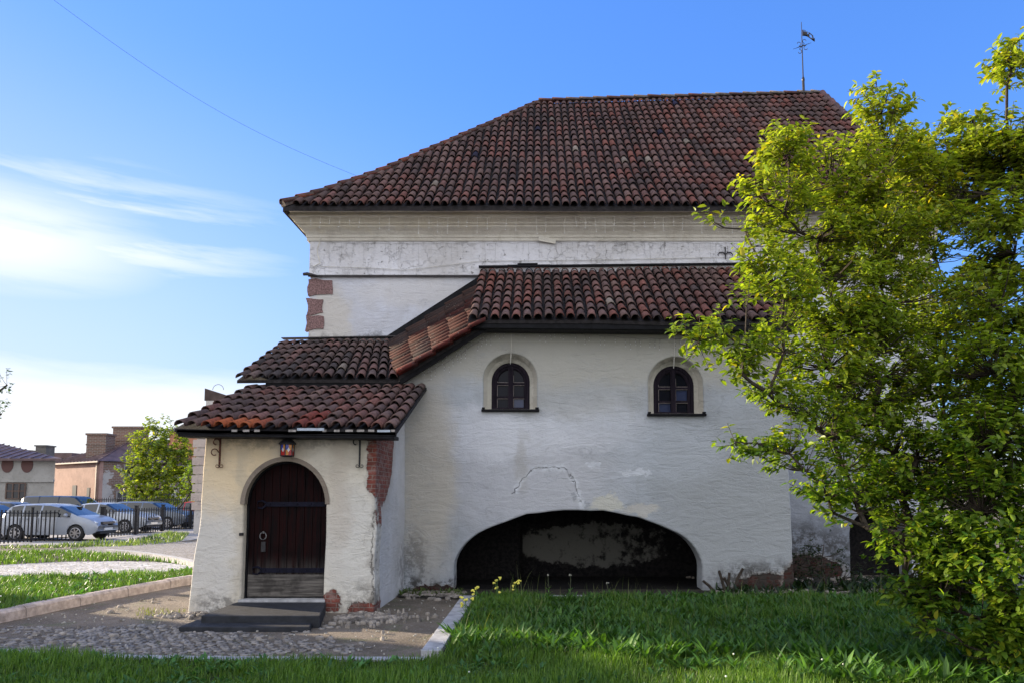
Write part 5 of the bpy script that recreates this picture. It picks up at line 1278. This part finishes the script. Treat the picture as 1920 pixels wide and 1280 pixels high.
for (x0, x1, z0, z1, fr) in ((2.2, 3.6, 3.0, 4.5, 1), (1.6, 3.2, .5, 2.0, 1), (5.6, 6.9, 3.0, 4.5, 1), (5.4, 6.8, .6, 2.0, 0)):
    mb = MB(); obox(mb, TR, x0, x1, -.03, -.003, z0, z1); w_ = mb.build('window', M_WDK, PH)
    if fr:
        mb = MB()
        for k_ in (0, .33, .66, 1): xx = x0+(x1-x0)*k_; obox(mb, TR, xx-.06, xx+.06, -.07, -.032, z0, z1)
        obox(mb, TR, x0-.1, x1+.1, -.068, -.034, z0-.08, z0); obox(mb, TR, x0-.1, x1+.1, -.068, -.034, z1, z1+.1); obox(mb, TR, x0, x1, -.066, -.036, z0+(z1-z0)*.6, z0+(z1-z0)*.6+.08)
        mb.build('frame', M_WFR, w_)
mb = MB(); obox(mb, TR, 1.2, 7.5, -.10, -.002, 2.55, 2.72); mb.build('string_course', M_RUIN, PH)
# grey building at the left
GB0 = Vector(((104-CX)/F*60, 60, Z0)); gx = -1
GH = thing('grey_building', GB0, 'long low grey rendered building with two brick-red ovals under its eaves', 'building')
x1 = GB0.x; x0 = x1-22; HG = at(60, 859, 60).z
mb = MB(); xk = x1*71/60-1.5; mb.add([(x, y, z) for z in (Z0, HG) for x, y in ((x0, 60), (x1, 60), (xk, 71), (x0, 71))], [(3, 2, 1, 0), (4, 5, 6, 7), (0, 1, 5, 4), (1, 2, 6, 5), (2, 3, 7, 6), (3, 0, 4, 7)]); mb.build('wall', M_GREYW, GH)
mb = MB(); zb_ = at(60, 900, 60).z; mb.box(x0, x1+.02, 59.85, 59.997, zb_-.12, zb_+.1); mb.build('ledge', M_GREYW, GH)
mb = MB(); zz = HG; mb.add([(x0-.5, 59.4, zz), (x1+.9, 59.4, zz), (xk+.3, 71.5, zz), (x0-.5, 71.5, zz), (x0+3, 65.5, zz+1.9), (x1-9, 65.5, zz+1.7)], [(0, 1, 5, 4), (1, 2, 5), (2, 3, 4, 5), (3, 0, 4)])
mb.box(x0-.5, x1+.9, 59.38, 59.5, zz-.18, zz-.003)
for i in range(26):
    xx = x0+i*.85; k_ = min(1, max(.02, (x1+.9-xx)/9.9)); mb.bar((xx, 59.4, zz+.03), (xx, 59.4+6.1*k_, zz+.03+1.75*k_), .05, .08)
gr = mb.build('roof', M_RMET, GH)
for (px0, px1, py0, py1) in ((67, 85, 836, 862), (35, 50, 845, 862)):
    a, b_ = at(px0, py0, 66), at(px1, py1, 66); mb = MB(); mb.box(a.x, b_.x, 66, 67.2, b_.z-.6, a.z); mb.box(a.x-.08, b_.x+.08, 65.9, 67.3, a.z+.002, a.z+.12); mb.build('chimney', flatwall('grey_chimney_%d' % px0, (.13, .12, .11), (.2, .18, .16)), gr)
for px in (14, 51, -25):
    q = at(px, 870, 59.98); mb = MB(); mb.lathe((q.x, 59.95, q.z), [(.48, 0), (.48, .045)], 24, 'y'); mb.v = [(x, y, q.z+(z-q.z)*1.35) for x, y, z in mb.v]; mb.build('oval_panel', M_OVAL, GH)
a, b_ = at(12, 905, 59.9), at(46, 934, 59.9); mb = MB(); mb.box(a.x, b_.x, 59.93, 59.99, b_.z, a.z); w_ = mb.build('window', M_WDK, GH)
mb = MB()
for k_ in (0, .35, .68, 1): xx = a.x+(b_.x-a.x)*k_; mb.box(xx-.05, xx+.05, 59.88, 59.928, b_.z, a.z)
for k_ in (0, .5, 1): zq = b_.z+(a.z-b_.z)*k_; mb.box(a.x, b_.x, 59.885, 59.925, zq-.04, zq+.04)
mb.build('frame', simple('brown_window_frame', (.11, .075, .06), .8, .2, 8, 0), w_)
LB = thing('low_building', at(115, 925, 85), 'low dark-roofed building between the grey one and the pink house', 'building'); LB.location.z = Z0
a, b_ = at(52, 858, 85), at(132, 852, 85); mb = MB(); mb.box(a.x, b_.x, 85, 92, Z0, a.z); mb.build('wall', M_GREYW, LB); mb = MB(); mb.box(a.x-.4, b_.x+.4, 84.6, 92.4, a.z+.003, a.z+.6); mb.build('roof', M_RMET, LB)
BB = thing('brick_building', at(360, 925, 78), 'orange brick building glimpsed between tree and porch roof', 'building'); BB.location.z = Z0
a, b_ = at(318, 808, 78), at(420, 815, 78); mb = MB(); mb.box(a.x, b_.x, 78, 88, Z0, a.z); mb.build('wall', flatwall('orange_brick', (.42, .19, .11), (.50, .24, .14)), BB)
mb = MB(); mb.add([(a.x-.4, 77.6, a.z+.01), (b_.x, 77.6, a.z+.01), (b_.x, 88, a.z+.01), (a.x-.4, 88, a.z+.01), (a.x+2, 83, a.z+2), (b_.x-2, 83, a.z+2)], [(0, 1, 5, 4), (1, 2, 5), (2, 3, 4, 5), (3, 0, 4)]); mb.build('roof', M_RMET, BB)
for k_ in range(3):
    mb = MB(); xx = a.x+.8+k_*1.7; mb.box(xx, xx+.8, 77.96, 77.997, 2.8, 4.3); mb.build('window', M_WDK, BB)
# pier beside the porch
PI = thing('brick_pier', at(385, 925, 35), 'tall pale pier with toothed brick edge, rising behind the porch', 'pier'); PI.location.z = -.25
a = at(368, 800, 35); b_ = at(440, 800, 35); zt = at(400, 750, 35).z
mb = MB(); mb.box(at(384, 800, 35).x, b_.x, 35.02, 37, -.25, zt-.003); mb.box(a.x+.05, at(384, 800, 35).x-.003, 35.02, 37, -.25, at(400, 806, 35).z)
mb.build('shaft', flatwall('pier_render', (.40, .38, .36), (.50, .48, .46)), PI)
mb = MB()
for i in range(9):
    z_ = at(400, 806, 35).z-.38-i*.42; mb.box(a.x-.06-.05*(i % 2), a.x+.60, 34.96, 35.3, z_, z_+.36)
mb.build('toothed_bricks', flatwall('pale_pink_brick', (.38, .32, .29), (.44, .38, .34)), PI)
a = at(384, 727, 35); b_ = at(425, 727, 35); mb = MB()
mb.add([(a.x, 35, zt), (b_.x, 35, zt), (b_.x, 37, zt), (a.x, 37, zt), (a.x, 35, a.z), (b_.x, 35, a.z-.35), (b_.x, 37, a.z-.35), (a.x, 37, a.z)], [(3, 2, 1, 0), (4, 5, 6, 7), (0, 1, 5, 4), (1, 2, 6, 5), (2, 3, 7, 6), (3, 0, 4, 7)])
mb.tube(curl((a.x+.55, 35.2, a.z-.05), .26, 0, math.pi, 12, 0), .012, 5)
mb.build('dark_cap', simple('brown_weathered_board', (.06, .042, .038), .8, .3, 4, 0), PI)

# unseen house added outside the frame to keep low sun off the lawn
OH = thing('shade_house', (-24, 9, 0), 'unseen yellow house added left of the view to block the low sun', 'house')
mb = MB(); mb.box(-28, -22, -2, SH_Y, 0, 5.6); mb.build('wall', simple('yellow_render', (.5, .42, .26), .9, .1, 2, 0), OH)
mb = MB(); mb.add([(-28.3, -2.2, 5.6), (-21.7, -2.2, 5.6), (-21.7, SH_Y+.2, 5.6), (-28.3, SH_Y+.2, 5.6), (-25, 0, 7.2), (-25, SH_Y-2.5, 7.2)], [(0, 1, 4), (1, 2, 5, 4), (2, 3, 5), (3, 0, 4, 5)]); mb.build('roof', M_RMET, OH)

# ------------------------------------------------------------------ small things
# lantern above the door
lp = at(539, 838, YP-.17)
LN = thing('door_lantern', (lp.x, lp.y, lp.z), 'black iron lantern with coloured glass panes hanging over the arched door', 'lantern')
def hexring(r, z, n=6, ph=math.pi/6): return [(lp.x+r*math.cos(2*math.pi*i/n+ph), lp.y+r*math.sin(2*math.pi*i/n+ph), z) for i in range(n)]
zb, zt_ = lp.z-.115, lp.z+.045; mb = MB()
for z_, r in ((zb, .088), (zt_, .092)):
    q = hexring(r, z_); mb.tube(q+[q[0]], .009, 5)
for a, b_ in zip(hexring(.088, zb), hexring(.092, zt_)): mb.tube([a, b_], .007, 5)
mb.lathe((lp.x, lp.y, zt_), [(.115, -.004), (.118, .01), (.085, .045), (.045, .075), (.04, .10), (.02, .11), (.012, .15), (.02, .165), (.006, .18)], 12)
mb.lathe((lp.x, lp.y, zb), [(.06, -.012), (.088, -.004)], 6); mb.build('lantern_frame', M_IRON, LN)
def gcol(nm, c):
    def fn(n, b, o):
        n.put(b.inputs['Base Color'], c); b.inputs['Roughness'].default_value = .15; b.inputs['Transmission Weight'].default_value = .35
    return mat(nm, fn)
GC = {'blue': gcol('blue_glass', (.03, .06, .45)), 'amber': gcol('amber_glass', (.75, .28, .03)), 'red': gcol('red_glass', (.50, .02, .02)), 'clear': gcol('milky_glass', (.85, .85, .82))}
h1, h2 = hexring(.083, zb+.008), hexring(.087, zt_-.006)
for i in range(6):
    a, b_, c, d_ = [Vector(q) for q in (h1[i], h1[(i+1) % 6], h2[(i+1) % 6], h2[i])]; m_ = (a+b_+c+d_)/4
    ab, cd, ad, bc = (a+b_)/2, (c+d_)/2, (a+d_)/2, (b_+c)/2; dm = [m_.lerp(q, .45) for q in (ab, bc, cd, ad)]; out = (m_-Vector((lp.x, lp.y, m_.z))).normalized()*.003
    for nm, poly in (('red' if i % 2 else 'amber', (a, ab, m_, ad)), ('red', (ab, b_, bc, m_)), ('amber', (m_, bc, c, cd)), ('blue', (ad, m_, cd, d_))):
        mb = MB(); mb.add(list(poly), [(0, 1, 2, 3)]); mb.build('glass_pane', GC[nm], LN)
    mb = MB(); mb.add([q+out for q in dm], [(0, 1, 2, 3)]); mb.build('diamond_pane', GC['clear'], LN)
mb = MB(); top = Vector((lp.x, lp.y, zt_+.18)); mb.tube([top, top+Vector((0, .02, .08)), (lp.x, YP-.0, zt_+.20)], [.008, .012, .012], 6)
mb.tube(curl((lp.x+.04, YP-.08, zt_+.20), .05, 0, 1.6*math.pi, 12, .3), .010, 6); mb.tube(curl((lp.x-.03, YP-.10, zt_+.18), .035, 1, 1.9*math.pi, 12, .3), .010, 6); mb.build('hanging_bracket', M_IRON, LN)
# weather vane on the ridge
vb = at(1507, 181, 19.75); VN = thing('weather_vane', vb, 'slender iron pole with pierced banner vane on the right of the ridge', 'weather vane')
topz = at(1506, 42, 19.75).z; mb = MB(); mb.tube([vb-Vector((0, 0, .3)), vb+Vector((0, 0, .5)), vb+Vector((0, 0, .52)), Vector((vb.x, vb.y, topz))], [.035, .035, .018, .008], 8); mb.lathe((vb.x, vb.y, vb.z+.45), [(.04, 0), (.045, .04), (.03, .1)], 8); mb.build('pole', M_IRON, VN)
fz0 = at(1507, 62, 19.75).z
def fb(u, v):           # banner: u 0..1 along, v -1..1 across, drooping to the right
    return Vector((vb.x+.02+.33*u, vb.y, fz0+.0-.10*u*u-.06*u+v*(.09-.015*u)+.02*math.sin(u*5)))
mb = MB()
def patch(u0, u1, v0, v1, n_=3):
    for i in range(n_):
        ua, ub = u0+(u1-u0)*i/n_, u0+(u1-u0)*(i+1)/n_
        q = [fb(ua, v0), fb(ub, v0), fb(ub, v1), fb(ua, v1)]; o_ = Vector((0, .012, 0))
        mb.add(q+[p+o_ for p in q], [(0, 1, 2, 3), (7, 6, 5, 4), (0, 4, 5, 1), (1, 5, 6, 2), (2, 6, 7, 3), (3, 7, 4, 0)])
patch(0, .10, -1, 1); patch(.10, .42, -1, .35); patch(.14, .19, .3, 1); patch(.24, .29, .3, .9); patch(.10, 1, -1, -.6, 6); patch(.42, .56, -.6, .0); patch(.52, .60, -.6, .9); patch(.60, .86, .62, 1); patch(.82, .92, .1, .95); patch(.78, 1.0, -1, -.2); patch(.92, 1.04, -.9, .3); patch(.36, .44, .3, .75)
mb.build('banner', M_IRON, VN)
mb = MB(); sz = at(1507, 87, 19.75).z; q = Vector((vb.x, vb.y, sz)); mb.tube([q+Vector((-.26, 0, -.09)), q, q+Vector((.26, 0, .10))], [.004, .012, .004], 6)
for (ox, oz, a0, a1) in ((-.10, .07, -1.5, 3.2), (.08, .15, 4.5, 0), (.11, -.06, 1.5, 6.3), (-.08, -.17, 1.6, -3.0)): mb.tube([q]+curl((q.x+ox, q.y, q.z+oz), .075, a0, a1, 14, .6), .008, 5)
mb.build('scrollwork', M_IRON, VN)
# overhead wire coming down to the hip
M_WIRE = simple('thin_dark_cable', (.03, .03, .035), .6, .2, 9, 0)
a, b_ = at(20, -60, 11), at(668, 330, 15.2); mb = MB(); mb.tube([a.lerp(b_, i/30)-Vector((0, 0, .35*math.sin(math.pi*i/30))) for i in range(31)], .003, 4)
mb.build('overhead_cable', M_WIRE, label='thin overhead cable slanting down from upper left to the roof hip', cat='cable')
# strings of fairy lights
def string(name, pts, label, drop, spc, mw, cable_r=.0035, bulbs=True, irregular=.4, side=0):
    t = thing(name, pts[0], label, 'fairy lights', 'strings of unlit fairy lights on the facade'); L_ = 0
    pl = polyline([Vector(p) for p in pts], spc); mb = MB(); mb.tube([p-Vector((0, 0, .012*math.sin(i*1.7))) for i, p in enumerate(pl)], cable_r, 4)
    bm_ = MB()
    for p in pl[1:-1]:
        if rng.random() < .3: continue
        d_ = drop*rng.uniform(1-irregular, 1+irregular); e_ = p+Vector((rng.normal(0, .012), -.0, -d_)); mb.tube([p, p.lerp(e_, .5)+Vector((rng.normal(0, .012), 0, 0)), e_], cable_r*.7, 4)
        for k_ in (1.0, .55): bm_.blob(p.lerp(e_, k_), .007, .007, .011, 1, 0, lo=True)
    mb.build('cable', mw, t)
    if bulbs: bm_.build('bulbs', simple('clear_bulbs_'+name+str(len(bpy.data.materials)), (.75, .77, .8), .2, .1, 5, 0, spec=.8), t, kind='stuff')
M_WW = simple('white_light_cable', (.62, .60, .54), .7, .2, 9, 0); M_DW = simple('dark_light_cable', (.20, .19, .18), .7, .2, 9, 0)
string('fairy_lights', [(XL-.25, YM-.44, 6.99), (-1, YM-.42, 6.97), (3, YM-.43, 6.98), (7.6, YM-.42, 6.97)], 'icicle string of white cable along the top cornice', .24, .19, M_WW, .0045)
string('fairy_lights', [(XL+.3, YM-.05, 6.60), (-3, YM-.05, 6.57), (1, YM-.05, 6.60), (7.4, YM-.05, 6.55)], 'string of dark cable drooping over the frieze under the cornice', .30, .11, M_DW, .0018, irregular=.7)
string('fairy_lights', [at(800, 700, YA-.012), at(860, 665, YA-.012), at(935, 615, YA-.012), at(1040, 622, YA-.012), at(1200, 635, YA-.012), at(1455, 632, YA-.012)], 'string of dark cable with clear bulbs under the eaves of the annex', .14, .085, M_DW, .003)
string('fairy_lights', [at(770, 705, YA-.02), at(850, 655, YA-.02), at(915, 612, YA-.02)], 'short string following the slanting edge of the stair roof', .12, .07, M_DW, .003)
mb = MB(); mb.tube([at(600, 500, YM-.06), at(700, 503, YM-.06), at(760, 507, YM-.06), at(900, 490, YM-.06), at(1100, 488, YM-.06), at(1390, 482, YM-.06)], .005, 4)
mb.tube([at(598, 425, YM-.3)]+[at(598+3*math.sin(i*.9), 430+i*8, YM-.08) for i in range(9)]+[at(588, 500, YM-.06)], .011, 5)
mb.build('frieze_cable', M_WW, H)
for px, y0, y1 in ((958, 612, 682), (1264, 618, 690)):
    mb = MB(); mb.tube([at(px, y0, YA-.03), at(px+1, (y0+y1)/2, YA-.03), at(px-1, y1, YA-.03)], .005, 4); mb.build('window_cable', M_WW, H)
